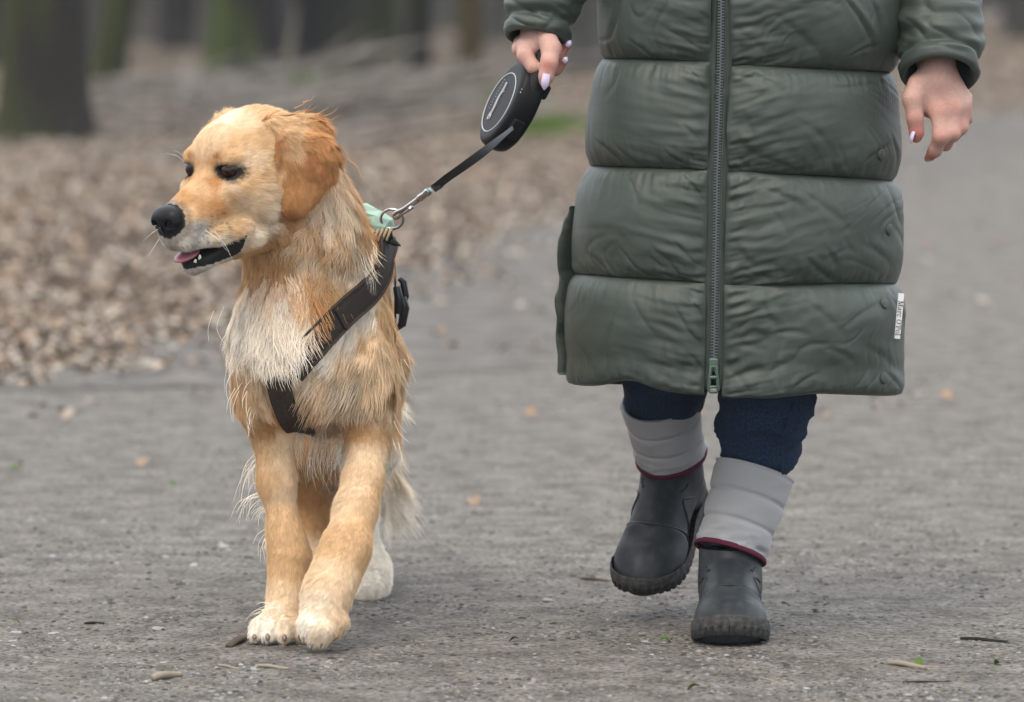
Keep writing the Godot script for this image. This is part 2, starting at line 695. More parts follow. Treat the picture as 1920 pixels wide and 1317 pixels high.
# A trunk with bark furrows, a flared foot and bare limbs high up.
func tree(at: Vector3, radius: float, lean: Vector2, c: Color, mossy: Color, moss_side: float, label: String, group := "", height := 9.0, bend := 0.0, fine := true) -> Node3D:
	var t := thing("tree", label, "tree", at, group)
	var s := Shape.new()
	var rows := 40 if fine else 14
	var cols := 36 if fine else 10
	var cl := srgb_lin(c)
	var ml := srgb_lin(mossy)
	var ph := at.x * 7.0 + at.z
	for k in rows:
		var f := pow(float(k) / (rows - 1), 1.6)
		var y := f * height - 0.03
		var mid := Vector3(lean.x * y + bend * sin(y * 1.6) * 0.1, y, lean.y * y)
		var rr := radius * (1.0 - 0.55 * f) * (1.0 + 0.28 * exp(-y / (radius * 0.9)))
		for j in cols:
			var a := TAU * j / cols
			var fur := noise.get_noise_3d(cos(a) * 30.0 + ph, y * 6.0, sin(a) * 30.0) * 0.10 + absf(noise.get_noise_3d(cos(a) * 120.0, y * 14.0 + ph, sin(a) * 120.0)) * 0.12
			s.v.append(mid + Vector3(cos(a), 0, sin(a)) * rr * (1.0 + fur + 0.12 * exp(-y * 3.0) * sin(a * 5.0 + ph)))
			var m := clampf(0.5 + 0.9 * cos(a - moss_side) + noise.get_noise_3d(cos(a) * 20.0, y * 18.0 + ph, 4.0) * 1.4 - 0.25, 0.0, 1.0)
			s.c.append(cl.lerp(ml, m))
			s.uv.append(Vector2(float(j) / cols, y / 3.0))
	s.grid(rows, cols, 0, true, true)
	put("trunk", s.mesh(), M["bark_%d" % (absi(int(at.x * 13.0)) % 4)], t)
	var cr := Shape.new()
	var r := RandomNumberGenerator.new()
	r.seed = int(absf(at.x * 100.0) + absf(at.z * 10.0))
	for k in 7:
		var y := height * r.randf_range(0.45, 0.97)
		var a := r.randf() * TAU
		var p := Vector3(lean.x * y, y, lean.y * y)
		var d := Vector3(cos(a), r.randf_range(0.4, 1.0), sin(a)).normalized()
		var l := r.randf_range(0.9, 2.2)
		var q := p + d * l
		var bar := tube([p, p + d * l * 0.5 + Vector3(0, 0.1, 0), q], [radius * 0.3, radius * 0.2, 0.01], 5)
		cr.add(bar)
		for w in 2:
			var d2 := (d + Vector3(r.randf_range(-0.8, 0.8), 0.4, r.randf_range(-0.8, 0.8))).normalized()
			var p2 := p.lerp(q, 0.5 + 0.3 * w)
			cr.add(tube([p2, p2 + d2 * l * 0.5], [radius * 0.13, 0.006], 4))
	put("crown", cr.mesh(), M.branch_bark, t)
	return t

func make_forest() -> void:
	make_litter_mass()
	var dark := lin(0.024, 0.02208, 0.02016)
	var grey := lin(0.0624, 0.06, 0.0552)
	var mossy := lin(0.052, 0.062, 0.016)
	var bright := lin(0.075, 0.105, 0.024)
	# where each trunk meets the ground in the photograph, its width there in pixels
	var g := GP(86, 262)
	tree(g, 0.19, Vector2(0.015, 0), lin(0.036, 0.034, 0.031), lin(0.052, 0.058, 0.022), PI, "thick dark trunk standing closest to the path, above the leaves beside the dog")
	g = GP(196, 166)
	tree(g, 0.10, Vector2(0.2, 0), lin(0.0408, 0.0432, 0.0216), mossy, PI, "slim olive-mossy trunk leaning over beside the thick dark trunk")
	g = GP(338, 96)
	tree(g, 0.14, Vector2(0.0, 0), lin(0.0408, 0.0384, 0.036), grey, 0.0, "slim grey trunk standing alone behind the dog's head")
	g = GP(462, 150)
	tree(g, 0.215, Vector2(0.01, 0), lin(0.02976, 0.02688, 0.024), bright, PI, "broad dark trunk with a bright green mossy flank")
	g = GP(548, 135)
	tree(g, 0.06, Vector2(-0.05, 0), lin(0.26, 0.25, 0.19), lin(0.22, 0.22, 0.13), 0.0, "thin pale crooked sapling between the two broad dark trunks", "", 7.0, 1.6)
	g = GP(625, 146)
	tree(g, 0.225, Vector2(0.0, 0), lin(0.02496, 0.024, 0.02208), lin(0.036, 0.03744, 0.0216), 0.2, "broadest dark trunk behind the brushwood heap")
	g = GP(716, 120)
	tree(g, 0.10, Vector2(0.01, 0), lin(0.0432, 0.0432, 0.0264), mossy, 0.0, "olive trunk close against the broadest dark trunk")
	g = GP(778, 185)
	tree(g, 0.075, Vector2(0.05, 0), lin(0.0192, 0.01776, 0.01632), lin(0.0288, 0.0288, 0.0168), PI, "dark narrow trunk beside the pinkish leaf patch")
	g = GP(884, 165)
	tree(g, 0.075, Vector2(0.0, 0), lin(0.0768, 0.0552, 0.0264), lin(0.072, 0.0576, 0.0288), 0.0, "ochre-barked thin trunk with green moss at its foot")
	g = GP(1098, 112)
	tree(g, 0.22, Vector2(0.0, 0), lin(0.0408, 0.036, 0.03264), lin(0.036, 0.03456, 0.0288), PI, "dark brown trunk seen between the sleeve and the coat")
	for q in [[302, 70, 0.11, "light grey trunk between the mossy leaning one and the slim grey one"], [372, 84, 0.10, "pinkish grey trunk beside the bright mossy flank of the broad trunk"], [752, 92, 0.10, "grey trunk seen between the olive trunk and the dark narrow one"], [842, 60, 0.15, "wide pale grey trunk behind the ochre-barked one"], [936, 78, 0.12, "grey trunk just beyond the leash hand's sleeve"], [1040, 50, 0.14, "dull brown trunk between sleeve and dark brown trunk"]]:
		g = GP(q[0], q[1])
		tree(g, q[2], Vector2(0.01, 0), lin(0.125, 0.12, 0.11), lin(0.1, 0.1, 0.075), 0.4, q[3])
	g = GP(-10, 130)
	tree(g, 0.14, Vector2(0.04, 0), grey, lin(0.048, 0.0528, 0.0384), 0.0, "grey trunk at the wood's edge, cut by the picture's border")
	var r := RandomNumberGenerator.new()
	r.seed = 5
	var first: Array = []
	for k in 3:
		first.append(null)
	var n := 0
	while n < 84:
		var z := r.randf_range(-28.0, -88.0)
		var half := (0.8 if n < 54 else 1.7) * (8.2 - z) / 8.2
		var x := r.randf_range(-half, half)
		if x > edge_x(z) - 1.0 and x < edge_x(z) + 6.0:
			continue
		var k := n % 3
		if first[k] == null:
			first[k] = tree(Vector3(x, -0.02, z), [0.1, 0.15, 0.22][k], Vector2([0.03, -0.04, 0.01][k], 0), [lin(0.098, 0.0945, 0.0875), lin(0.07, 0.0665, 0.0616), lin(0.119, 0.112, 0.1015)][k], [grey, mossy, grey][k], r.randf() * TAU, "blurred slender trunk far back in the wood", "far trunks of the wood", 10.0, 0.0, false)
		else:
			var o: Node3D = first[k].duplicate()
			o.name = numbered("tree")
			add_child(o, true)
			o.position = Vector3(x, -0.02, z)
			o.rotation.y = r.randf() * TAU
			o.scale = Vector3.ONE * r.randf_range(0.8, 1.25)
		n += 1
	# brushwood: grey dead branches heaped on the floor between the trunks
	var shapes := []
	for k in 5:
		var pts := [Vector3.ZERO]
		var d := Vector3(1, 0, 0)
		for j in 5:
			d = (d + Vector3(0, r.randf_range(-0.07, 0.06), r.randf_range(-0.25, 0.25))).normalized()
			pts.append(pts[-1] + d * 0.28)
		var b := tube(spline(pts, 3), spline1([0.022, 0.02, 0.017, 0.014, 0.01, 0.005], 3), 7)
		for j in 3:
			var p: Vector3 = pts[1 + j]
			var d2 := Vector3(0.7, r.randf_range(0.0, 0.4), r.randf_range(-0.8, 0.8)).normalized()
			b.add(tube([p, p + d2 * 0.2, p + d2 * 0.38 + Vector3(0.06, 0, 0)], [0.01, 0.008, 0.003], 5))
		shapes.append(b.mesh())
	for k in 90:
		var px := r.randf_range(190, 760)
		var lift := r.randf()
		var at := GP(px, r.randf_range(192, 250) if k < 70 else r.randf_range(225, 300))
		var o := put("dead_branch", shapes[k % 5], M.branch_bark)
		o.position = at + Vector3(0, lift * 0.16 if k < 70 else 0.03, 0)
		o.rotation = Vector3(r.randf_range(-0.4, 0.4), r.randf() * TAU if k % 5 else r.randf_range(-0.5, 0.5), r.randf_range(-0.08, 0.1) if k % 5 else r.randf_range(0.1, 0.26))
		o.scale = Vector3.ONE * r.randf_range(0.45, 1.0)
		tag(o, "grey dead branch in the brushwood between the trunks", "branch", "dead branches of the brushwood")
	var at := GP(735, 206)
	var log := put("mossy_log", tube([Vector3(-0.2, 0.05, 0), Vector3(0.0, 0.06, 0), Vector3(0.25, 0.055, 0.05)], [0.07, 0.075, 0.065], 12, 0.4).mesh(), mat("log_moss", lin(0.14, 0.14, 0.063), 0.95, 0.2))
	log.position = at
	tag(log, "short yellowish mossy log lying behind the leash", "log")
	# moss and grass at the foot of the ochre trunk
	var gr := MultiMesh.new()
	gr.transform_format = MultiMesh.TRANSFORM_3D
	gr.mesh = tube([Vector3.ZERO, Vector3(0.1, 0.6, 0), Vector3(0.3, 1, 0)], [0.06, 0.05, 0.005], 3).mesh()
	gr.instance_count = 2300
	for k in 2300:
		var c := [GP(880, 190), GP(600, 170), GP(1010, 250), GP(730, 205)]
		var which := 0 if k < 1500 else 1 + k % 3
		var p: Vector3 = c[which] + Vector3(r.randfn(0, 0.13), 0, r.randfn(0, 0.45))
		gr.set_instance_transform(k, Transform3D(Basis.from_euler(Vector3(r.randf_range(-0.4, 0.4), r.randf() * TAU, 0)).scaled_local(Vector3.ONE * r.randf_range(0.05, 0.13)), p))
	var gi := MultiMeshInstance3D.new()
	gi.name = "moss_and_grass"
	gi.multimesh = gr
	gi.material_override = M.moss
	add_child(gi, true)
	tag(gi, "bright green moss and grass round the ochre trunk's foot", "moss", "", "stuff")

# small single things lying on the path
func make_litter() -> void:
	var r := RandomNumberGenerator.new()
	r.seed = 9
	var sticks := [
		[285, 1279, 340, 1271, 0.0055, "pale_twig", "thick short piece of pale stick lying on the gravel below the dog's paws"],
		[428, 1216, 466, 1199, 0.005, "twig_bark", "knobbly grey-brown bit of stick touching the ground beside the dog's paw"],
		[1667, 1247, 1735, 1257, 0.0035, "pale_twig", "cream peeled twig with a reddish end on the path"],
		[1722, 1254, 1762, 1253, 0.0016, "dry_leaf", "thin reddish stalk continuing the cream peeled twig"],
		[1802, 1201, 1888, 1207, 0.003, "dark_twig", "long black twig lying beyond the cream peeled twig"],
		[1424, 1272, 1472, 1287, 0.0012, "pale_twig", "fine straw-coloured stalk lying in front of the standing boot"],
		[1692, 1282, 1780, 1281, 0.0016, "dark_twig", "dark thin stem with a green tuft, in front of the cream twig"],
		[480, 1252, 540, 1258, 0.003, "pale_twig", "short beige stalk lying just in front of the dog"],
		[410, 1250, 448, 1257, 0.002, "pale_twig", "thin beige splinter between the thick stick and the dog"],
		[158, 1172, 195, 1172, 0.0025, "dark_twig", "small dark twig lying near two pale pebbles"],
		[1090, 1088, 1140, 1092, 0.0028, "twig_bark", "brown twig lying behind the lifted boot's toe"],
	]
	for d in sticks:
		var a := GP(d[0], d[1])
		var b := GP(d[2], d[3])
		var up := Vector3(0, d[4] * 0.8, 0)
		var pts := [a + up, a.lerp(b, 0.35) + up + Vector3(0, d[4] * 0.6, d[4]), a.lerp(b, 0.7) + up - Vector3(0, 0, d[4]), b + up]
		var o := put("twig", tube(spline(pts, 4), spline1([d[4] * 0.9, d[4], d[4] * 0.95, d[4] * 0.8], 4), 8, 0.5).mesh(), M[d[5]])
		tag(o, d[6], "twig", "twigs lying on the path")
	var stones := [
		[28, 1189, 11, "pebble", "pale flat pebble at the photo's edge beside a green bud"],
		[101, 1190, 10, "pebble", "pale rounded pebble, second from the photo's edge"],
		[296, 1182, 13, "pebble", "low wide pale stone showing through the gravel"],
		[100, 1045, 9, "pebble", "whitish pebble farther back beside the dog"],
		[368, 1062, 13, "pebble", "light flat stone behind the dog's standing leg"],
		[420, 1027, 14, "pebble", "broad grey-white stone farthest back beside the dog's leg"],
		[275, 1160, 7, "pebble", "bluish grey chip above the low wide stone"],
		[723, 1144, 8, "dark_pebble", "black crumb of earth beside the dog's hind paw"],
		[1662, 1028, 12, "dark_pebble", "dark lump farthest back on the path beside the standing boot"],
		[1682, 1086, 13, "dark_pebble", "dark lump with a tail of crumbs on the path"],
		[1764, 1064, 14, "dark_pebble", "wide dark patch-like clod beyond the boot"],
		[1813, 1107, 8, "dark_pebble", "small black crumb, inner one of a pair near the photo's edge"],
		[1838, 1109, 8, "dark_pebble", "small black crumb, outer one of a pair near the photo's edge"],
		[336, 1098, 11, "dark_pebble", "dark clod with a yellowish rim beside the dog's leg"],
		[1028, 1127, 11, "pebble", "pale chip with greenish grit in front of the lifted boot"],
	]
	for d in stones:
		var s := Shape.new()
		var seed_ := r.randf() * 90.0
		for a in 7:
			for b in 12:
				var th := PI * (0.02 + 0.96 * a / 6.0)
				var w := TAU * b / 12.0
				var p := Vector3(sin(th) * cos(w), cos(th), sin(th) * sin(w))
				s.v.append(p * (1.0 + 0.9 * noise.get_noise_3d(p.x * 14.0 + seed_, p.y * 14.0, p.z * 14.0)) * Vector3(1, 0.38, 0.8))
		s.grid(7, 12, 0, true, true)
		var o := put("pebble", s.mesh(), M[d[3]])
		o.position = GP(d[0], d[1]) + Vector3(0, 0.0005, 0)
		o.scale = Vector3.ONE * d[2] * 0.00085
		tag(o, d[4], "stone", "single stones on the path")
	var bits := [
		[33, 880, 13, "moss", "green leaf far back at the photo's edge"],
		[322, 913, 8, "moss", "yellow-green leaflet behind the dog on the path"],
		[1249, 1207, 8, "moss", "green moss tuft beside the standing boot's sole"],
		[963, 1205, 6, "moss", "green speck between the dog and the lifted boot"],
		[1300, 1296, 8, "moss", "green scrap lowest in the photo below the standing boot"],
		[1722, 1249, 8, "moss", "tiny green sprig on the cream peeled twig"],
		[272, 874, 20, "dry_leaf", "curled brown leaf lying behind the dog's chest"],
		[890, 947, 16, "dry_leaf", "beige dry leaf lying between dog and woman"],
		[762, 914, 6, "moss", "bright green leaflet beside the dog's tail hair"],
		[30, 1171, 6, "moss", "yellow-green bud above the pale flat pebble"],
		[1870, 1249, 6, "moss", "green blade piece at the photo's other edge"],
	]
	for d in bits:
		var s := leaf_shape()
		var o := put("leaf", s.mesh(), M[d[3]])
		o.position = GP(d[0], d[1]) + Vector3(0, 0.004, 0)
		o.scale = Vector3.ONE * d[2] * 0.0022
		o.rotation = Vector3(0.3, r.randf() * TAU, 0.3)
		tag(o, d[4], "leaf", "single leaves and scraps on the path")

# ---------------------------------------------------------------- the woman: coat, jeans, boots, hands
# coat seams from collar to hem: height (as photograph row) at the side, the two zip edges and the other side; outline and zip columns
var seam := [[-610, -620, -620, -610], [-440, -436, -436, -430], [-268, -262, -262, -255], [-97, -92, -90, -78], [109, 118, 122, 136], [311, 320, 321, 338], [514, 534, 533, 532], [716, 737, 738, 736]]
var outline := [[1290.0, 1510.0], [1160.0, 1660.0], [1146.0, 1690.0], [1142.0, 1688.0], [1137.0, 1668.0], [1108.0, 1668.0], [1080.0, 1678.0], [1078.0, 1676.0]]
var zip_x := [1357.0, 1356.0, 1355.0, 1353.5, 1351.0, 1345.0, 1341.0, 1338.0]
var depth := [0.075, 0.13, 0.155, 0.165, 0.17, 0.178, 0.185, 0.185]
# creases: from x, y to x, y, half width in pixels, height in mm
var creases := [
	[1372, 140, 1450, 152, 7, 3.0], [1365, 205, 1440, 160, 9, 2.6], [1400, 128, 1470, 175, 8, 2.4], [1545, 160, 1655, 148, 9, 2.6], [1480, 215, 1530, 255, 10, 2.2],
	[1180, 130, 1160, 175, 8, 2.2], [1300, 130, 1320, 165, 6, 2.6], [1140, 255, 1175, 300, 9, 3.4], [1175, 262, 1215, 310, 9, 2.6], [1255, 270, 1300, 312, 8, 2.6], [1128, 200, 1122, 280, 8, 2.0], [1290, 225, 1325, 280, 8, 2.2],
	[1385, 285, 1405, 318, 7, 4.0], [1375, 240, 1420, 285, 9, 2.8], [1545, 290, 1570, 330, 8, 3.0], [1440, 290, 1500, 326, 9, 2.4], [1600, 300, 1650, 260, 9, 2.6], [1390, 200, 1412, 262, 8, 2.0],
	[1190, 330, 1215, 372, 7, 2.6], [1290, 330, 1318, 372, 7, 3.6], [1300, 345, 1325, 400, 7, 3.0], [1385, 335, 1378, 390, 7, 3.0], [1430, 350, 1500, 385, 9, 3.0], [1480, 345, 1570, 420, 10, 3.0], [1440, 385, 1470, 440, 9, 2.4], [1375, 395, 1410, 370, 8, 2.8],
	[1185, 462, 1228, 518, 8, 3.4], [1240, 455, 1285, 525, 9, 2.6], [1275, 445, 1322, 500, 8, 3.6], [1120, 470, 1150, 510, 9, 2.4], [1375, 445, 1420, 500, 9, 3.0], [1497, 470, 1560, 525, 9, 4.6], [1530, 455, 1555, 500, 7, 3.4], [1395, 500, 1450, 515, 8, 2.6], [1600, 450, 1660, 500, 12, 3.0], [1650, 420, 1690, 480, 9, 3.4],
	[1171, 590, 1154, 685, 9, 5.0], [1254, 640, 1246, 705, 8, 4.2], [1277, 575, 1322, 650, 8, 3.4], [1290, 545, 1325, 610, 7, 3.0], [1205, 560, 1245, 625, 10, 2.4], [1110, 640, 1125, 700, 9, 3.2], [1300, 660, 1328, 720, 8, 3.6],
	[1427, 562, 1454, 612, 8, 3.4], [1454, 615, 1505, 620, 8, 3.6], [1375, 590, 1430, 570, 8, 3.0], [1380, 640, 1440, 655, 8, 2.8], [1500, 560, 1560, 620, 10, 2.8], [1530, 640, 1580, 670, 8, 3.4], [1560, 600, 1640, 560, 11, 3.0], [1480, 715, 1520, 690, 8, 3.4], [1440, 690, 1490, 660, 9, 2.8], [1600, 640, 1665, 690, 11, 3.0], [1370, 690, 1400, 725, 8, 3.0],
	[1560, -20, 1618, 88, 6, 10.0], [1604, -20, 1628, 72, 5, 8.0], [1580, 94, 1624, 76, 6, 6.0], [1188, -20, 1166, 62, 6, 8.0], [1166, 62, 1140, 70, 6, 3.0], [1380, 50, 1440, 100, 10, 2.6], [1450, 20, 1540, 110, 11, 2.6], [1250, 40, 1330, 100, 10, 2.4], [1200, 70, 1230, 112, 8, 3.2], [1640, 80, 1675, 120, 8, 3.0],
	[1648, 250, 1664, 335, 6, 5.0], [1668, 445, 1692, 505, 7, 5.0], [1652, 555, 1686, 640, 7, 5.0], [1640, 690, 1670, 735, 7, 4.0], [1645, 345, 1668, 425, 6, 4.0],
	[1700, 92, 1745, 78, 7, 4.2], [1745, 78, 1815, 95, 7, 4.0], [1692, 30, 1730, 70, 8, 3.0], [1790, 20, 1832, 70, 9, 2.6], [1705, 128, 1830, 122, 7, 2.4],
	[955, 28, 1010, 52, 7, 4.0], [985, 12, 1060, 45, 7, 4.0], [1040, 5, 1085, 40, 7, 3.6], [955, 60, 1060, 58, 6, 2.2], [1005, 60, 1050, 20, 7, 3.0],
]
var fold := FastNoiseLite.new()
var coat_hull: Array = []          # [x pixel, y pixel, position, normal] of coat points seen from the front

func crease_at(x: float, y: float) -> float:
	var sum := 0.0
	for c in creases:
		var w: float = c[4] * 1.15
		if y < minf(c[1], c[3]) - 3.0 * w or y > maxf(c[1], c[3]) + 3.0 * w or x < minf(c[0], c[2]) - 3.0 * w or x > maxf(c[0], c[2]) + 3.0 * w:
			continue
		var dx: float = c[2] - c[0]
		var dy: float = c[3] - c[1]
		var l := dx * dx + dy * dy
		var t: float = ((x - c[0]) * dx + (y - c[1]) * dy) / l
		if t < -0.25 or t > 1.25:
			continue
		var bow: float = 3.5 * sin(t * PI) * (1.0 if int(c[0]) % 2 else -1.0)
		var off: float = (((x - c[0]) * dy - (y - c[1]) * dx) / sqrt(l) + bow) / (w * (0.6 + 0.7 * t))
		var taper := smoothstep(-0.25, 0.3, t) * smoothstep(1.25, 0.6, t)
		sum += c[5] * 0.0007 * taper * (-1.0 * exp(-absf(off) * 2.4) + 0.55 * exp(-(off - 1.0) * (off - 1.0)) + 0.3 * exp(-(off + 1.2) * (off + 1.2)))
	return sum

# how far the cloth stands out at a place on the front: x, y in photograph pixels, t from seam to seam, du metres from the zip
func puff(x: float, y: float, t: float, du: float, row: int, turn: float) -> float:
	var q := pow(t, 0.86)
	var dome := pow(maxf(0.0, 1.0 - pow(absf(2.0 * q - 1.0), 2.5)), 0.62)
	var at_zip := 1.0 - exp(-du / 0.022)
	var out := 0.028 * dome * (0.25 + 0.75 * at_zip)
	if row == 6:
		out += 0.011 * smoothstep(0.72, 1.0, t)
	var dv := minf(t, 1.0 - t) * 0.158
	# gathers along the seams and along the zip
	var gx := fold.get_noise_2d(x * 1.5 + row * 91.0, y * 0.35)
	var gx2 := fold.get_noise_2d(x * 4.2 + row * 31.0, y * 0.7 + 300.0)
	out += (gx * 0.0046 + gx2 * 0.0030) * exp(-dv / 0.022) * smoothstep(0.0, 0.012, dv)
	var gy := fold.get_noise_2d(x * 0.5 + 77.0 + turn * 400.0, y * 1.9 + (x - 1345.0) * 0.5 * turn)
	out += gy * 0.0055 * exp(-du / 0.05) * smoothstep(0.0, 0.008, du)
	# soft crumples
	var ang := 0.7 * turn + 0.5 * fold.get_noise_2d(x * 0.12, y * 0.12 + 50.0)
	var rx := x * cos(ang) + y * sin(ang)
	var ry := -x * sin(ang) + y * cos(ang)
	var cr := maxf(0.0, 1.0 - absf(fold.get_noise_2d(rx * 0.13 + row * 57.0, ry * 0.42)) * 3.2)
	var patchy := smoothstep(-0.1, 0.35, fold.get_noise_2d(x * 0.16 + 33.0 * row, y * 0.16 - 210.0))
	out -= 0.0019 * cr * cr * smoothstep(0.0, 0.03, dv) * (0.15 + 0.85 * patchy)
	out += 0.0062 * fold.get_noise_2d(x * 0.24 + 900.0, y * 0.24)
	out += 0.006 * dome * fold.get_noise_2d(x * 0.13 + 40.0 * row, 500.0 + y * 0.1)
	out += 0.0006 * fold.get_noise_2d(x * 1.8, y * 1.8 + 700.0) * patchy * smoothstep(0.9, 0.4, du / 0.33)
	return out

func coat_point(row: int, t: float, th: float, side: int, du: float) -> Array:
	var l: Array = outline[row]
	var l2: Array = outline[row + 1]
	var left := lerpf(l[0], l2[0], t)
	var right := lerpf(l[1], l2[1], t)
	var cx := (left + right) / 2.0
	var a := (right - left) / 2.0
	var sg := signf(sin(th)) * pow(absf(sin(th)), 0.9)
	var x := cx + a * sg
	var s0: Array = seam[row]
	var s1: Array = seam[row + 1]
	var k := clampf(absf(sg), 0.0, 1.0)
	var y0: float
	var y1: float
	if cos(th) < 0.0:
		var f := sg * 0.5 + 0.5
		y0 = lerpf(s0[0], s0[3], f)
		y1 = lerpf(s1[0], s1[3], f)
	elif side < 0:
		y0 = lerpf(s0[1], s0[0], k)
		y1 = lerpf(s1[1], s1[0], k)
		if row == 6:
			y1 -= 17.0 * exp(-pow((x - 1185.0) / 45.0, 2.0))
	else:
		y0 = lerpf(s0[2], s0[3], k)
		y1 = lerpf(s1[2], s1[3], k)
		if row == 6:
			y1 -= 6.0 * exp(-pow((x - 1530.0) / 60.0, 2.0))
	var b := lerpf(depth[row], depth[row + 1], t)
	var cz := signf(cos(th)) * pow(absf(cos(th)), 0.86)
	var y := lerpf(y0, y1, t)
	var out := puff(x, y, t, du, row, float(side)) * (1.0 if cos(th) > 0.0 else 0.8)
	out += crease_at(x, y) if cos(th) > 0.1 else 0.0
	out *= 0.62 + 0.38 * maxf(0.0, cos(th))
	var p := P(x, y, -0.13 + b * cz)
	p += Vector3(sin(th), -0.12 - 0.22 * t, cos(th)) * out
	return [x, y, p]

func make_coat(person: Node3D) -> void:
	fold.noise_type = FastNoiseLite.TYPE_SIMPLEX_SMOOTH
	fold.frequency = 0.02
	fold.fractal_octaves = 2
	fold.seed = 12
	var shell := mat("coat_nylon", lin(0.037, 0.0475, 0.0395), 0.43, 0.42)
	shell.rim_enabled = true
	shell.rim = 0.25
	shell.rim_tint = 0.6
	shell.heightmap_enabled = true
	shell.heightmap_texture = noise_tex(0.12, 61, 3, [], 512)
	shell.heightmap_scale = 0.05
	shell.uv1_triplanar = true
	shell.uv1_scale = Vector3.ONE * 14.0
	var trim := mat("zip_tape_cloth", lin(0.02625, 0.036, 0.0285), 0.75, 0.3)
	var teeth_m := mat("zip_metal", lin(0.085, 0.1, 0.11), 0.38, 0.5, 0.35)
	var pull_m := mat("zip_pull_paint", lin(0.0525, 0.0825, 0.06375), 0.4, 0.5)
	mat("coat_lining", lin(0.0225, 0.0285, 0.024), 0.7, 0.3)
	var coat := holder("coat", person)
	var hem_line := []
	for row in 7:
		for side in [-1, 1, 0]:
			var cols := 150 if side else 44
			var rows := 74 if row > 1 else 22
			if row < 2:
				cols = 50
			if side == 0:
				rows = 20
			var s := Shape.new()
			var hull: bool = row > 1 and side != 0
			for r in rows:
				# the cloth is stretched tight into each seam: rows crowd there
				var t := float(r) / (rows - 1)
				t = 0.5 - 0.5 * cos(PI * t) if side else t
				t = clampf(t, 0.0, 1.0)
				var l0 := lerpf(outline[row][0], outline[row + 1][0], t)
				var r0 := lerpf(outline[row][1], outline[row + 1][1], t)
				var zx := lerpf(zip_x[row], zip_x[row + 1], t)
				var sz := clampf((zx + side * 16.0 - (l0 + r0) / 2.0) / ((r0 - l0) / 2.0), -0.99, 0.99)
				var tz := signf(sz) * asin(pow(absf(sz), 1.0 / 0.9))
				for c in cols:
					var u := float(c) / (cols - 1)
					var th: float
					var du := 1.0
					if side:
						th = lerpf(tz, side * deg_to_rad(106.0), u)
						du = u * 0.33
					else:
						th = deg_to_rad(106.0 + 148.0 * u)
						du = 0.2
					var q := coat_point(row, t, th, side if side else (1 if sin(th) > 0.0 else -1), du)
					s.v.append(q[2])
					if row == 6 and r == rows - 1:
						hem_line.append([side, q[2]])
			if row == 6 and side:
				# the hem turns under
				for k in 3:
					for c in cols:
						var p: Vector3 = s.v[(rows - 1) * cols + c]
						var mid := Vector3(P(1372, 700, -0.13).x, p.y, -0.13)
						s.v.append(p + (mid - p).normalized() * [0.006, 0.018, 0.03][k] + Vector3(0, [-0.002, 0.003, 0.02][k], 0))
				rows += 3
			s.grid(rows, cols, 0, false, side >= 0)
			s.smooth()
			if hull:
				for k in s.v.size():
					coat_hull.append([s.v[k], s.n[k]])
			put("quilted_panel", s.mesh(), shell, coat)
	# zip: two tapes, a row of teeth, the slider with its pull
	for side in [-1, 1]:
		var s := Shape.new()
		var rows := 0
		for row in 7:
			for k in 24:
				var t := k / 24.0
				var zx := lerpf(zip_x[row], zip_x[row + 1], t)
				var y := lerpf(seam[row][1], seam[row + 1][1], t)
				var b := lerpf(depth[row], depth[row + 1], t)
				for c in 4:
					var x: float = zx + side * [4.5, 8.0, 13.0, 21.0][c]
					var l0 := lerpf(outline[row][0], outline[row + 1][0], t)
					var r0 := lerpf(outline[row][1], outline[row + 1][1], t)
					var sg := clampf((x - (l0 + r0) / 2.0) / ((r0 - l0) / 2.0), -1.0, 1.0)
					var cz := pow(cos(asin(absf(sg))), 0.86)
					s.v.append(P(x, y, -0.13 + b * cz + [0.0075, 0.0085, 0.0085, 0.002][c] + 0.0016 * fold.get_noise_2d(y * 2.6, side * 40.0)))
				rows += 1
		s.grid(rows, 4, 0, false, side > 0)
		s.smooth()
		put("zip_tape", s.mesh(), shell, coat)
	var teeth := Shape.new()
	var y := -560.0
	var n := 0
	var back := Shape.new()
	var tooth := rounded_box(Vector3(0.0060, 0.0021, 0.003), 0.0006)
	while y < 688.0:
		var row := 0
		while row < 6 and y > seam[row + 1][1]:
			row += 1
		var t: float = (y - seam[row][1]) / (seam[row + 1][1] - seam[row][1])
		var zx := lerpf(zip_x[row], zip_x[row + 1], t)
		var p := P(zx, y, -0.13 + lerpf(depth[row], depth[row + 1], t) * 0.985 + 0.0105)
		teeth.add(tooth, Transform3D(Basis(), p + Vector3(0.0017 * (1 if n % 2 else -1), 0, 0)))
		for sx in [-1, 1]:
			back.v.append(p + Vector3(sx * 0.007, 0, -0.003))
		y += 2.75
		n += 1
	back.grid(n, 2, 0, false, true)
	tag_kind(put("zip_teeth", teeth.mesh(), teeth_m, coat), "stuff")
	put("zip_backing", back.mesh(), trim, coat)
	var zp := P(1338, 690, 0.072)
	put("zip_slider", rounded_box(Vector3(0.014, 0.02, 0.009), 0.003).mesh(), pull_m, coat).position = zp + Vector3(0, 0.004, 0)
	var loop := []
	for d in [[-4, -2], [4, -2], [7, 18], [9, 40], [6, 45], [-6, 45], [-9, 40], [-7, 18]]:
		loop.append(P(1338 + d[0], 690 + d[1], 0.078 - d[1] * 0.00008))
	var tab := tube(loop, [0.0026], 8, 0.0, true)
	tab.add(tube([P(1331, 708, 0.077), P(1345, 708, 0.077)], [0.0026], 8))
	tab.add(tube([P(1331, 726, 0.0755), P(1345, 726, 0.0755)], [0.0022], 8))
	put("zip_pull", tab.mesh(), pull_m, coat)
	# stitching beside the zip and along the seams
	var st := Shape.new()
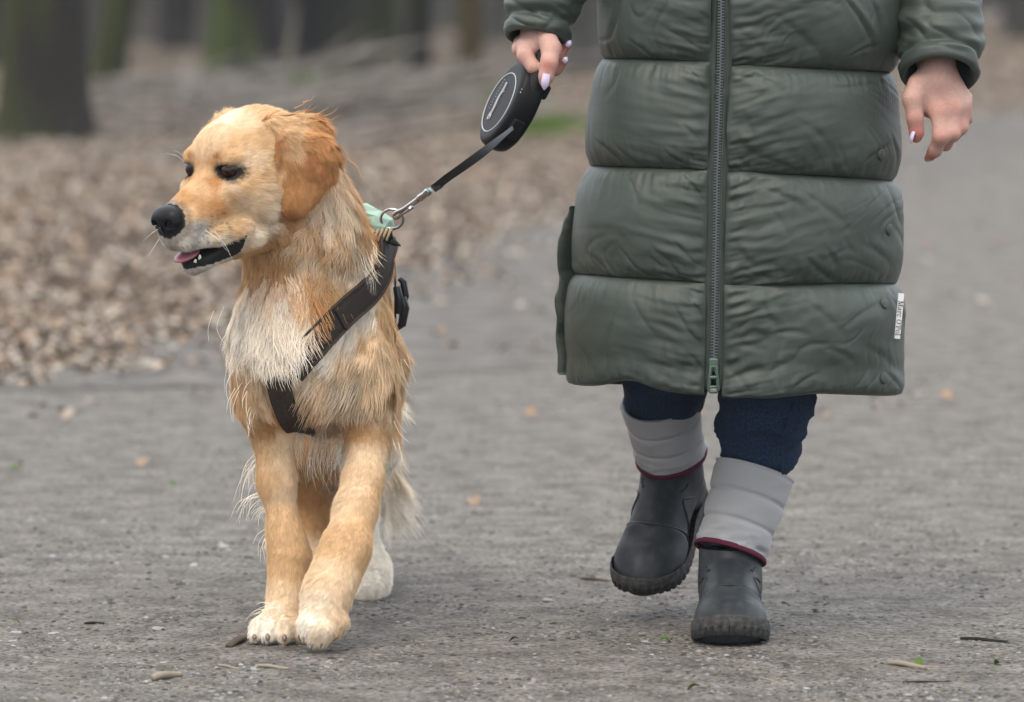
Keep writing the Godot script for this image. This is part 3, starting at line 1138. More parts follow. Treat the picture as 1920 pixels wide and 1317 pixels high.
	for side in [-1, 1]:
		for off in [10.5, 16.5]:
			var yy := -150.0
			while yy < 725.0:
				var h := coat_near(lerpf_zip(yy) + side * off, yy)
				st.add(tube([h + Vector3(0, 0.0011, 0.0008), h + Vector3(0, -0.0011, 0.0008)], [0.0005], 4))
				yy += 4.0
	tag_kind(put("stitching", st.mesh(), trim, coat), "stuff")
	# snaps down the side vent, the back flap beyond the other vent
	for d in [[1655, 291], [1670, 431], [1659, 571], [1659, 709]]:
		var q := coat_hull_at(d[0], d[1])
		var o := put("snap_button", disc(0.0084, 0.003).mesh(), shell, coat)
		o.transform = Transform3D(Basis(Quaternion(Vector3.UP, q[1])), q[0] + q[1] * 0.0006)
	var fl := Shape.new()
	var edge_l := spline1([1069, 1056, 1047, 1046, 1050, 1041, 1045, 1043, 1047, 1046], 6)
	var rows2: int = edge_l.size()
	for k in rows2:
		var t := float(k) / (rows2 - 1)
		var py := lerpf(388, 700, t)
		var seg := fposmod(t * 2.6, 1.0)
		var fat := 0.006 + 0.012 * pow(sin(PI * seg), 0.7) + 0.003 * fold.get_noise_1d(k * 30.0)
		var pl := P(edge_l[k] - 4.0, py, -0.13)
		for j in 14:
			var w := TAU * j / 14.0
			fl.v.append(pl + Vector3(0.032 + 0.030 * cos(w), 0.002 * sin(w * 3.0 + k), -0.02 - 0.03 * cos(w) + fat * sin(w)))
	fl.grid(rows2, 14, 0, true, true)
	fl.v.append(fl.v[0].lerp(fl.v[7], 0.5))
	var li: int = (rows2 - 1) * 14
	fl.v.append(fl.v[li].lerp(fl.v[li + 7], 0.5))
	for j in 14:
		fl.i.append_array([rows2 * 14, (j + 1) % 14, j, rows2 * 14 + 1, li + j, li + (j + 1) % 14])
	put("back_flap", fl.mesh(), shell, coat)
	# the woven label sewn into the side seam
	var lb := put("label_tape", rounded_box(Vector3(0.0085, 0.066, 0.0008), 0.0003).mesh(), mat("label_satin", lin(0.68, 0.69, 0.7), 0.5, 0.4), coat)
	lb.position = P(1686.5, 593, -0.03)
	lb.rotation = Vector3(0, -0.25, deg_to_rad(-5.0))
	var tm := TextMesh.new()
	var sf := SystemFont.new()
	sf.font_names = PackedStringArray(["Droid Serif"])
	tm.font = sf
	tm.text = "Marc O'Pol"
	tm.font_size = 64
	tm.pixel_size = 0.0001535
	tm.depth = 0.0003
	tm.curve_step = 2.0
	var to := put("label_lettering", tm, mat("label_ink", lin(0.015, 0.015, 0.0165), 0.7, 0.3), coat)
	to.transform = lb.transform * Transform3D(Basis(Vector3(0, 0, 1), -PI / 2), Vector3(0.0003, -0.003, 0.0007))
	sleeve("sleeve", coat, shell, [P(1560, -500, -0.15), P(1640, -440, -0.15), P(1704, -260, -0.15), P(1752, -60, -0.10), P(1762, 60, -0.06), P(1762, 139, -0.02)], [0.06, 0.088, 0.078, 0.068, 0.0645, 0.0555], 31)
	sleeve("sleeve", coat, shell, [P(1250, -500, -0.15), P(1175, -440, -0.15), P(1106, -270, -0.15), P(1050, -100, -0.10), P(1019, 0, -0.06), P(1006, 70, -0.04)], [0.06, 0.088, 0.075, 0.066, 0.0575, 0.0455], 32)
	put("collar", ring_tube(P(1400, -640, -0.12), 0.085, 0.075, 0.03).mesh(), shell, coat)

func tag_kind(o: Node, kind: String) -> void:
	o.set_meta("kind", kind)

func lerpf_zip(y: float) -> float:
	var row := 0
	while row < 6 and y > seam[row + 1][1]:
		row += 1
	return lerpf(zip_x[row], zip_x[row + 1], (y - seam[row][1]) / (seam[row + 1][1] - seam[row][1]))

func coat_near(x: float, y: float) -> Vector3:
	var row := 0
	while row < 6 and y > seam[row + 1][1]:
		row += 1
	var t: float = clampf((y - seam[row][1]) / (seam[row + 1][1] - seam[row][1]), 0.0, 1.0)
	return P(x, y, -0.13 + lerpf(depth[row], depth[row + 1], t) * 0.985 + 0.0115)

func coat_hull_at(x: float, y: float) -> Array:
	var a := P(x, y, 0.0)
	var best: Array = coat_hull[0]
	var least := 9.0
	for q in coat_hull:
		var d: float = Vector2(q[0].x - a.x, q[0].y - a.y).length_squared() - q[0].z * 0.0004
		if d < least:
			least = d
			best = q
	return best

func disc(r: float, h: float) -> Shape:
	var s := Shape.new()
	for ring in [[0.0, h], [0.55, h * 0.92], [0.62, h * 0.75], [0.9, h * 0.75], [1.0, h * 0.4], [1.0, -h]]:
		for k in 20:
			s.v.append(Vector3(cos(TAU * k / 20.0) * r * ring[0], ring[1], sin(TAU * k / 20.0) * r * ring[0]))
	s.grid(6, 20, 0, true, false)
	return s

func ring_tube(c: Vector3, rx: float, rz: float, r: float) -> Shape:
	var pts := []
	for k in 28:
		var a := TAU * k / 28.0
		pts.append(c + Vector3(cos(a) * rx, 0.008 * sin(a * 7.0), sin(a) * rz))
	return tube(pts, [r], 12, 0.0, true)

func sleeve(called: String, parent: Node3D, m: Material, path: Array, radii: Array, seed_: int) -> void:
	var pts := spline(path, 26)
	var rad := spline1(radii, 26)
	var s := Shape.new()
	var cols := 110
	var n := pts.size()
	for k in n:
		var p: Vector3 = pts[k]
		var d: Vector3 = (pts[mini(k + 1, n - 1)] - pts[maxi(k - 1, 0)]).normalized()
		var side := d.cross(Vector3(0, 0, 1)).normalized()
		var fr := side.cross(d)
		var dist := 0.0
		for j in range(k, n - 1):
			dist += pts[j].distance_to(pts[j + 1])
		for c in cols:
			var a := TAU * c / cols
			var o: Vector3 = side * cos(a) - fr * sin(a)
			var q: Vector3 = p + o * rad[k]
			var px := 960.0 + q.x * 1300.0
			var py := (1046.0 / 1360.0 * 1360.0 - q.y * 1000.0) * 1.3 - 160.0
			var fade := smoothstep(0.0, 0.02, dist)
			var out := 0.006 * fold.get_noise_2d(px * 0.35 + seed_ * 100.0 + a * 9.0, py * 1.05) * fade
			var rg := 1.0 - absf(fold.get_noise_2d(px * 0.28 + py * 0.2 + seed_ * 70.0, py * 0.6 - px * 0.2)) * 2.2
			out -= 0.0036 * maxf(rg, 0.0) * rg * fade
			if o.z > 0.1:
				out += crease_at(px, py) * 1.1
			# the elastic hem: a stitched dip above a soft roll
			out += -0.006 * exp(-pow((dist - 0.024) / 0.006, 2.0)) + 0.003 * exp(-pow((dist - 0.008) / 0.01, 2.0))
			s.v.append(q + o * out)
	# roll in
	for k in 4:
		for c in cols:
			var e: Vector3 = s.v[(n - 1) * cols + c]
			var mid: Vector3 = pts[n - 1]
			var d: Vector3 = (pts[n - 1] - pts[n - 2]).normalized()
			s.v.append(e.lerp(mid, [0.05, 0.13, 0.2, 0.24][k]) + d * [0.004, 0.004, -0.004, -0.06][k])
	s.grid(n + 4, cols, 0, true, false)
	s.smooth()
	put(called, s.mesh(), m, parent)

func make_person() -> void:
	var person := thing("person", "woman walking in a long dark green quilted coat, jeans and grey-topped rubber boots", "person", GP(1370, 1190))
	var o := person.position
	person.position = Vector3.ZERO
	make_body(person)
	make_coat(person)
	make_jeans(person)
	make_boots(person)

func skin_color(p: Vector3, n: Vector3, red: Array, base: Color) -> Color:
	var c := base
	var w := 0.0
	for r in red:
		w = maxf(w, r[2] * exp(-p.distance_squared_to(r[0]) / (r[1] * r[1])))
	return c.lerp(Color(0.42, 0.135, 0.105), clampf(w, 0.0, 0.85)) * (1.0 + 0.10 * noise.get_noise_3d(p.x * 2600.0, p.y * 2600.0, p.z * 2600.0))

func make_body(person: Node3D) -> void:
	var f := Field.new(Vector3(-0.12, -0.05, -0.5), Vector3(0.75, 1.75, 0.2), 0.014, 0.02)
	var top := P(1400, -640, -0.14)
	f.chain([P(1390, 300, -0.14), 0.12, P(1400, -100, -0.14), 0.12, P(1400, -420, -0.15), 0.13])
	f.chain([top - Vector3(0, 0.1, 0), 0.055, top + Vector3(0, 0.05, 0.01), 0.05])
	var head := top + Vector3(0, 0.17, 0.03)
	f.ell(head, Basis(), Vector3(0.075, 0.105, 0.095))
	f.cone(head + Vector3(0, -0.06, 0.045), 0.032, head + Vector3(0, -0.085, 0.06), 0.022)
	f.cone(head + Vector3(0, 0.01, 0.09), 0.012, head + Vector3(0, -0.025, 0.105), 0.014)
	f.chain([P(1350, 280, -0.14), 0.08, P(1262, 600, -0.16), 0.03, P(1250, 735, -0.272), 0.018, P(1258, 850, -0.325), 0.016])
	f.chain([P(1440, 280, -0.14), 0.08, P(1443, 680, -0.09), 0.03, P(1420, 860, -0.146), 0.018, P(1390, 1000, -0.14), 0.016])
	f.chain([P(1580, -450, -0.15), 0.05, P(1700, -230, -0.15), 0.04, P(1756, 120, -0.035), 0.03])
	f.chain([P(1225, -450, -0.15), 0.05, P(1110, -250, -0.15), 0.04, P(1012, 55, -0.045), 0.03])
	f.finish()
	var s := f.net()
	# the open hand hanging at her side
	var a := P(1680, 300, -0.09)
	var b := P(1830, 105, 0.05)
	f = Field.new(a.min(b), a.max(b), 0.0022, 0.0035)
	f.chain([P(1757, 118, -0.034), 0.0275, P(1757, 150, -0.022), 0.0255])
	f.ell(P(1754, 178, -0.021), Basis(Vector3(0, 1, 0), 0.2), Vector3(0.036, 0.034, 0.0145))
	f.chain([P(1738, 145, -0.02), 0.014, P(1760, 209, -0.008), 0.0122])
	f.chain([P(1755, 140, -0.018), 0.014, P(1786, 203, -0.011), 0.0118])
	f.chain([P(1770, 140, -0.022), 0.013, P(1803, 197, -0.019), 0.0108])
	f.chain([P(1782, 142, -0.028), 0.012, P(1813, 190, -0.029), 0.0095])
	f.chain([P(1760, 209, -0.006), 0.0112, P(1764, 256, 0.004), 0.0098, P(1754, 281, -0.012), 0.0086, P(1742, 297, -0.026), 0.0066])
	f.chain([P(1787, 203, -0.011), 0.0108, P(1786, 250, -0.004), 0.0094, P(1773, 270, -0.03), 0.0084, P(1764, 273, -0.045), 0.0068])
	f.chain([P(1804, 197, -0.02), 0.0098, P(1802, 239, -0.018), 0.0088, P(1790, 256, -0.042), 0.0078])
	f.chain([P(1814, 190, -0.03), 0.0088, P(1816, 218, -0.03), 0.0078, P(1806, 235, -0.052), 0.007])
	f.chain([P(1722, 158, -0.014), 0.0155, P(1711, 186, -0.004), 0.0125, P(1716, 222, 0.0), 0.0102, P(1719, 248, -0.003), 0.0088, P(1718, 258, -0.006), 0.0074])
	f.finish()
	var hand := f.net()
	s.add(hand)
	# the hand closed round the leash grip
	a = P(955, 160, -0.1)
	b = P(1085, 40, 0.06)
	f = Field.new(a.min(b), a.max(b), 0.0021, 0.0024)
	f.chain([P(1013, 45, -0.047), 0.0275, P(1008, 80, -0.036), 0.0255])
	f.ell(P(998, 90, -0.034), Basis(Vector3(0, 0, 1), 0.2), Vector3(0.021, 0.020, 0.024))
	f.chain([P(984, 84, -0.025), 0.0115, P(985, 104, -0.006), 0.0112, P(1000, 126, 0.004), 0.0092, P(1012, 136, -0.012), 0.008])
	f.chain([P(976, 80, -0.05), 0.0105, P(975, 92, -0.035), 0.0105, P(990, 118, -0.05), 0.009, P(1030, 122, -0.058), 0.0085, P(1047, 103, -0.04), 0.0082, P(1064, 84, -0.035), 0.006])
	f.chain([P(1015, 138, -0.05), 0.0088, P(1042, 130, -0.03), 0.0082, P(1058, 114, -0.024), 0.006])
	f.chain([P(1024, 70, -0.015), 0.0155, P(1034, 92, 0.004), 0.0138, P(1030, 118, 0.017), 0.0118, P(1024, 144, 0.019), 0.0100, P(1022, 154, 0.018), 0.0078])
	f.finish()
	s.add(f.net())
	var red := []
	for q in [[1763, 206, -0.002, 0.011, 0.55], [1788, 201, -0.004, 0.010, 0.5], [1765, 257, 0.01, 0.012, 0.5], [1744, 294, -0.02, 0.016, 0.9], [1786, 252, 0, 0.011, 0.45], [1717, 250, 0.004, 0.017, 0.9], [1716, 224, 0.01, 0.012, 0.5], [1802, 240, -0.01, 0.012, 0.5], [1813, 220, -0.025, 0.012, 0.5], [1773, 270, -0.03, 0.014, 0.6], [1027, 126, 0.028, 0.012, 0.7], [1023, 150, 0.024, 0.012, 0.4], [1062, 86, -0.03, 0.018, 0.85], [1055, 116, -0.025, 0.018, 0.85], [1005, 120, 0, 0.012, 0.5], [990, 108, 0.005, 0.010, 0.2]]:
		red.append([P(q[0], q[1], q[2]), q[3], q[4]])
	var base := Color(0.44, 0.265, 0.22)
	for k in s.v.size():
		s.c.append(skin_color(s.v[k], s.n[k], red, base))
	var skin := mat("skin", Color.WHITE, 0.5, 0.4)
	skin.vertex_color_use_as_albedo = true
	skin.subsurf_scatter_enabled = true
	skin.subsurf_scatter_strength = 0.12
	skin.heightmap_enabled = true
	skin.heightmap_texture = noise_tex(0.05, 71, 4, [], 512)
	skin.heightmap_scale = 0.1
	skin.uv1_triplanar = true
	skin.uv1_scale = Vector3.ONE * 18.0
	var body := put("body", s.mesh(), skin, person)
	var hair := Field.new(head - Vector3(0.13, 0.2, 0.16), head + Vector3(0.13, 0.16, 0.12), 0.008, 0.012)
	hair.ell(head + Vector3(0, 0.025, -0.02), Basis(), Vector3(0.092, 0.105, 0.095))
	hair.cone(head + Vector3(0, -0.02, -0.07), 0.06, head + Vector3(0, -0.11, -0.08), 0.05)
	hair.finish()
	hair.cut(head + Vector3(0, -0.035, 0.11), Basis(), Vector3(0.07, 0.09, 0.1), 0.01)
	put("hair", hair.net().mesh(), mat("woman_hair", lin(0.0675, 0.045, 0.03), 0.5, 0.5), person)
	# long lilac nails: root, tip, half width, way the nail faces
	var nails := [
		[P(1714, 246, 0.007), P(1708.5, 270, 0.004), 0.0048, Vector3(-0.75, 0.1, 0.6)],
		[P(1746, 293, -0.018), P(1737, 304, -0.03), 0.0042, Vector3(-0.2, -0.7, 0.45)],
		[P(1025, 138, 0.0295), P(1020, 169, 0.0255), 0.0066, Vector3(-0.1, 0.1, 1)],
		[P(1062, 87, -0.028), P(1071, 76, -0.03), 0.0046, Vector3(0.5, 0.5, 0.7)],
		[P(1056, 117, -0.017), P(1064, 107, -0.02), 0.0046, Vector3(0.5, 0.5, 0.7)],
	]
	var nm := mat("nail_varnish", lin(0.56, 0.48, 0.66), 0.22, 0.55)
	nm.clearcoat_enabled = true
	nm.clearcoat = 0.5
	for d in nails:
		var n := Shape.new()
		var axis: Vector3 = d[1] - d[0]
		var up: Vector3 = (d[3] - axis.normalized() * d[3].dot(axis.normalized())).normalized()
		var sd := axis.normalized().cross(up)
		for r in 9:
			var t := r / 8.0
			var w: float = d[2] * (0.75 + 0.3 * t) if t < 0.45 else d[2] * 0.9 * pow(cos((t - 0.45) / 0.55 * PI * 0.47), 0.75)
			for c in 9:
				var q := c / 4.0 - 1.0
				n.v.append(d[0] + axis * t + sd * q * w + up * (0.0024 * (1.0 - q * q) * (w / d[2]) + 0.0022 * sin(PI * t) - 0.0008 * t))
		n.grid(9, 9, 0, false, false)
		var flip := Shape.new()
		n.smooth()
		for p in n.v.size():
			flip.v.append(n.v[p] - n.n[p] * 0.0009 * signf(n.n[0].dot(up)))
		flip.grid(9, 9, 0, false, true)
		flip.smooth()
		n.add(flip)
		var no := put("fingernail", n.mesh(), nm, body)

func make_jeans(person: Node3D) -> void:
	var f := Field.new(Vector3(0.1, 0.1, -0.4), Vector3(0.55, 0.85, 0.14), 0.0055, 0.008)
	f.ell(P(1390, 260, -0.14), Basis(), Vector3(0.16, 0.12, 0.13))
	f.chain([P(1330, 300, -0.14), 0.09, P(1262, 620, -0.11), 0.064, P(1242, 690, -0.235), 0.059, P(1246, 722, -0.262), 0.055, P(1248, 745, -0.275), 0.043, P(1258, 840, -0.325), 0.032])
	f.chain([P(1440, 300, -0.14), 0.09, P(1444, 660, -0.075), 0.068, P(1437, 755, -0.118), 0.062, P(1425, 815, -0.15), 0.056, P(1424, 832, -0.16), 0.050, P(1417, 858, -0.166), 0.038, P(1409, 890, -0.166), 0.026, P(1392, 980, -0.135), 0.034])
	f.finish()
	var s := f.net()
	for k in s.v.size():
		var p := s.v[k]
		var w := noise.get_noise_3d(p.x * 200.0, p.y * 300.0, p.z * 200.0) * 0.005
		var dg := maxf(0.0, 1.0 - absf(noise.get_noise_3d(p.x * 90.0 + p.y * 90.0, p.y * 200.0 - p.x * 110.0, p.z * 90.0)) * 3.5)
		w += 0.0055 * dg * dg
		s.v[k] = p + s.n[k] * w
	s.n.clear()
	var m := mat("denim", Color.WHITE, 0.85, 0.25)
	m.albedo_texture = noise_tex(0.06, 81, 5, [0.25, lin(0.007, 0.0155, 0.034), 0.5, lin(0.012, 0.026, 0.056), 0.8, lin(0.03, 0.055, 0.1)], 512)
	m.uv1_triplanar = true
	m.uv1_scale = Vector3(9, 5, 9)
	put("jeans", s.mesh(), m, person)
	var sl := []
	for k in 20:
		var t := k / 19.0
		sl.append(f.onto(P(lerpf(1478, 1468, t), lerpf(735, 890, t), -0.06), 0.001))
	put("side_seam", tube(sl, [0.0014], 6).mesh(), m, person.get_node("jeans"))

# ---------------------------------------------------------------- boots, in millimetres of their own frame: x across, y up, z to the toe
func foot_half(f: float) -> float:
	if f < -50.0:
		return 42.0 * sqrt(maxf(0.0, 1.0 - pow((f + 50.0) / 44.0, 2.0)))
	if f > 105.0:
		return 54.5 * pow(maxf(0.0, 1.0 - pow((f - 105.0) / 82.0, 2.4)), 0.5)
	return lerpf(42.0, 54.5, smoothstep(-40.0, 105.0, f)) - 3.0 * exp(-pow(f / 40.0, 2.0))

func make_boots(person: Node3D) -> void:
	var rub := mat("boot_rubber", Color.WHITE, 0.42, 0.28)
	rub.albedo_texture = noise_tex(0.02, 91, 5, [0.3, lin(0.021, 0.025, 0.029), 0.6, lin(0.027, 0.0315, 0.036), 0.85, lin(0.042, 0.046, 0.049)], 512)
	rub.roughness_texture = noise_tex(0.03, 92, 4, [0.3, Color(0.75, 0.75, 0.75), 0.7, Color(1, 1, 1)], 256)
	rub.roughness = 0.55
	rub.uv1_triplanar = true
	rub.uv1_scale = Vector3.ONE * 5.0
	var solem := mat("boot_sole", Color.WHITE, 0.85, 0.3)
	solem.albedo_texture = noise_tex(0.03, 93, 5, [0.3, lin(0.03375, 0.033, 0.03225), 0.55, lin(0.054, 0.0525, 0.051), 0.8, lin(0.0825, 0.07875, 0.075)], 512)
	solem.uv1_triplanar = true
	solem.uv1_scale = Vector3.ONE * 6.0
	var cloth := mat("boot_shaft_cloth", lin(0.34, 0.34, 0.352), 0.7, 0.35)
	cloth.rim_enabled = true
	cloth.rim = 0.3
	cloth.heightmap_enabled = true
	cloth.heightmap_texture = noise_tex(0.14, 62, 3, [], 512)
	cloth.heightmap_scale = 0.04
	cloth.uv1_triplanar = true
	cloth.uv1_scale = Vector3.ONE * 20.0
	var wine := mat("boot_binding", lin(0.075, 0.006, 0.021), 0.75, 0.35)
	# rubber foot
	var f := Field.new(Vector3(-75, 2, -110), Vector3(75, 150, 205), 3.0, 5.5)
	f.chain([Vector3(0, 112, -28), 46.0, Vector3(0, 60, -30), 45.0])
	f.ell(Vector3(0, 36, -46), Basis(), Vector3(42, 40, 40))
	f.chain([Vector3(0, 72, -8), 44.0, Vector3(0, 44, 70), 43.0])
	f.ell(Vector3(0, 27, 108), Basis(Vector3(1, 0, 0), 0.12), Vector3(51, 38, 72))
	f.finish()
	var foot := f.net()
	for v in range(foot.v.size() - 1, -1, -1):
		var p := foot.v[v]
		# flattened top (inside the shaft), raised toe cap, ribs across the instep
		if p.y > 121.0:
			p.y = 121.0
		var cap := smoothstep(88.0, 94.0, p.z + absf(p.x) * 0.35 - (p.y - 40.0) * 0.25)
		p += foot.n[v] * (2.2 * cap + (1.2 * sin(p.z * 0.55) * smoothstep(60.0, 66.0, p.z) * smoothstep(95.0, 88.0, p.z) * 0.0))
		foot.v[v] = p
	foot.n.clear()
	var foot_mesh := scaled(foot, 0.001).mesh()
	# sole with lugs
	var sole := Shape.new()
	var per := 176
	var rings := [[25.0, 0.0, 0.0], [22.5, 2.6, 0.0], [14.0, 3.4, 0.0], [13.0, 3.4, 1.0], [0.0, 1.5, 1.0], [0.0, -8.0, 0.3], [3.0, -22.0, 0.0]]
	for ring in rings:
		for k in per:
			var w := TAU * k / per
			var fz := 46.5 + 140.0 * cos(w)
			var hw := foot_half(clampf(fz, -93.5, 186.5))
			var p := Vector3(signf(sin(w)) * hw, 0, fz)
			if absf(sin(w)) < 0.2:
				p.x = hw * sin(w) / 0.2 if hw > 0.0 else 0.0
			var o := Vector3(sin(w), 0, cos(w))
			var notch: float = ring[2] * (3.6 if k % 4 >= 3 else 0.0)
			p += o * (ring[1] - notch)
			var spring := 16.0 * pow(clampf((fz - 85.0) / 100.0, 0.0, 1.0), 2.0)
			p.y = ring[0] + spring + (4.0 if ring[2] < 0.5 and ring[0] > 20.0 and fz > 120.0 else 0.0)
			sole.v.append(p)
	sole.grid(rings.size(), per, 0, true, false)
	sole.v.append(Vector3(0, 3, 50))
	var lastr := (rings.size() - 1) * per
	for k in per:
		sole.i.append_array([sole.v.size() - 1, lastr + (k + 1) % per, lastr + k])
	var sole_mesh := scaled(sole, 0.001).mesh()
	# fine raised lines on the rubber
	var ridges := []
	for sx in [-1, 1]:
		for d in [[[36, 96, 10], [30, 90, 18], [20, 84, 24]], [[14, 30, 66], [16, 62, 42], [24, 76, 30], [40, 74, 14]], [[46, 20, 60], [38, 44, 70], [18, 58, 80], [0, 62, 84]]]:
			var pts := []
			for q in d:
				pts.append(Vector3(q[0] * sx, q[1], q[2]))
			var on := []
			for q in spline(pts, 8):
				on.append(f.onto(q, 0.4) * 0.001)
			ridges.append(tube(on, [0.0017], 6).mesh())
	var specs := [
		{"o": GP(1369, 1186), "yaw": -2.0, "pitch": 1.0, "roll": 0.0, "axis": Vector3(0.30, 1.0, -0.15), "bent": 1.0, "h": 0.126, "r1": 0.0555},
		{"o": P(1259, 991, -0.36), "yaw": -17.0, "pitch": -32.0, "roll": -5.0, "axis": Vector3(-0.12, 1.0, 0.0), "bent": -0.3, "h": 0.105, "r1": 0.0545},
	]
	for k in 2:
		var d: Dictionary = specs[k]
		var boot := holder("boot", person)
		boot.set_meta("label", "boot standing on the path" if k == 0 else "boot lifted off the ground, toe down")
		var b := Basis(Vector3(0, 0, 1), deg_to_rad(d.roll)) * Basis(Vector3(0, 1, 0), deg_to_rad(d.yaw)) * Basis(Vector3(1, 0, 0), deg_to_rad(-d.pitch))
		boot.transform = Transform3D(b, d.o)
		put("rubber_foot", foot_mesh, rub, boot)
		put("sole", sole_mesh, solem, boot)
		for r in ridges:
			put("ridge", r, rub, boot)
		# shaft of three quilted rounds, leaning with the shin
		var ax: Vector3 = d.axis.normalized()
		var base := Vector3(0, 0.113, -0.028)
		var s := Shape.new()
		var cols := 64
		var rows := 46
		var side := Vector3(1, 0, 0).cross(ax).normalized()
		var across := ax.cross(side).normalized()
		for r in rows:
			var t := float(r) / (rows - 1)
			var seg := t * 3.0
			var dip := minf(fposmod(seg, 1.0), 1.0 - fposmod(seg, 1.0))
			if r == rows - 1 or r == 0:
				dip = 0.3
			var rad := lerpf(0.0475, d.r1, t) + 0.0045 * (1.0 - exp(-dip / 0.06))
			for c in cols:
				var w := TAU * c / cols
				var dir := across * cos(w) + side * sin(w)
				var wr := 0.002 * noise.get_noise_3d(cos(w) * 22.0 + k * 50.0, t * 60.0, sin(w) * 22.0) * (1.6 - t)
				var crumple := 1.0 - absf(noise.get_noise_3d(cos(w) * 14.0 + 9.0, t * 110.0, sin(w) * 14.0 + k * 30.0)) * 3.0
				wr += 0.005 * crumple * absf(crumple) * smoothstep(0.34, 0.05, t) * 0.55
				var arch: float = 0.008 * d.bent * sin(w) * (1.0 - 0.3 * t)
				s.v.append(base + ax * (t * d.h + arch) + dir * (rad + wr))
		for q in [[0.002, -0.003], [-0.003, -0.004], [-0.006, 0.004], [-0.0065, 0.05]]:
			for c in cols:
				var w := TAU * c / cols
				var dir := across * cos(w) + side * sin(w)
				s.v.append(base + ax * (d.h - q[1] * 1.0 - 0.002 + 0.0056 * d.bent * sin(w)) + dir * (d.r1 + 0.003 + q[0]))
		s.grid(rows + 4, cols, 0, true, false)
		s.smooth()
		if s.n[cols * 8].dot(s.v[cols * 8] - (base + ax * 0.02)) < 0.0:
			for q in range(0, s.i.size(), 3):
				var tmp := s.i[q]
				s.i[q] = s.i[q + 1]
				s.i[q + 1] = tmp
			s.smooth()
		put("shaft", s.mesh(), cloth, boot)
		var ring := []
		for c in 48:
			var w := TAU * c / 48.0
			var dir := across * cos(w) + side * sin(w)
			ring.append(base + ax * (0.002 + 0.008 * d.bent * sin(w)) + dir * 0.0525)
		put("binding", tube(ring, [0.0046], 8, 0.0, true, 0.6).mesh(), wine, boot)

func scaled(s: Shape, k: float) -> Shape:
	for j in s.v.size():
		s.v[j] *= k
	return s

# ---------------------------------------------------------------- the dog
var HO: Vector3          # between the eyes
var HS: Vector3          # towards the dog's own far-from-nose side that the camera sees
var HU: Vector3
var HF: Vector3          # along the muzzle
var dog_field: Field
var straps: Array = []   # [points, half width]

func H(s: float, u: float, f: float) -> Vector3:
	return HO + (HS * s + HU * u + HF * f) * 0.001

func local(p: Vector3) -> Vector3:
	var d := (p - HO) * 1000.0
	return Vector3(d.dot(HS), d.dot(HU), d.dot(HF))

# coat colours of the dog, linear
const PAL := {
	"G": Color(0.61, 0.345, 0.155), "L": Color(0.72, 0.475, 0.26), "B": Color(0.80, 0.595, 0.39), "C": Color(0.87, 0.73, 0.555), "W": Color(0.92, 0.85, 0.74),
	"O": Color(0.59, 0.295, 0.12), "D": Color(0.40, 0.175, 0.068), "K": Color(0.012, 0.012, 0.013), "S": Color(0.50, 0.46, 0.41),
}

class Guides:
	var p := PackedVector3Array()
	var d := PackedVector3Array()
	var l := PackedFloat32Array()
	var up := PackedFloat32Array()
	var c := PackedColorArray()
	var w := PackedFloat32Array()
	var dir := Vector3.ZERO
	var length := 0.0
	var lift := 0.0
	var color := Color.WHITE
	var wave := 0.0
	var near := 0.012

	func add(at: Vector3, to: Vector3, len_mm: float, lift_: float, col: Color, wave_ := 0.0) -> void:
		p.append(at)
		d.append(to.normalized())
		l.append(len_mm * 0.001)
		up.append(lift_)
		c.append(col)
		w.append(wave_)

	func ask(q: Vector3) -> void:
		var sum := 0.0
		var e := near * near
		var dd := Vector3.ZERO
		var ll := 0.0
		var lu := 0.0
		var cr := 0.0
		var cg := 0.0
		var cb := 0.0
		var ww := 0.0
		for k in p.size():
			var x := q - p[k]
			x.z *= 0.7
			var g := x.length_squared() + e
			g = 1.0 / (g * g * g)
			sum += g
			dd += d[k] * g
			ll += l[k] * g
			lu += up[k] * g
			var col := c[k]
			cr += col.r * g
			cg += col.g * g
			cb += col.b * g
			ww += w[k] * g
		dir = dd / sum
		length = ll / sum
		lift = lu / sum
		color = Color(cr / sum, cg / sum, cb / sum)
		wave = ww / sum

var g_body := Guides.new()
var g_head := Guides.new()
var g_ear := Guides.new()

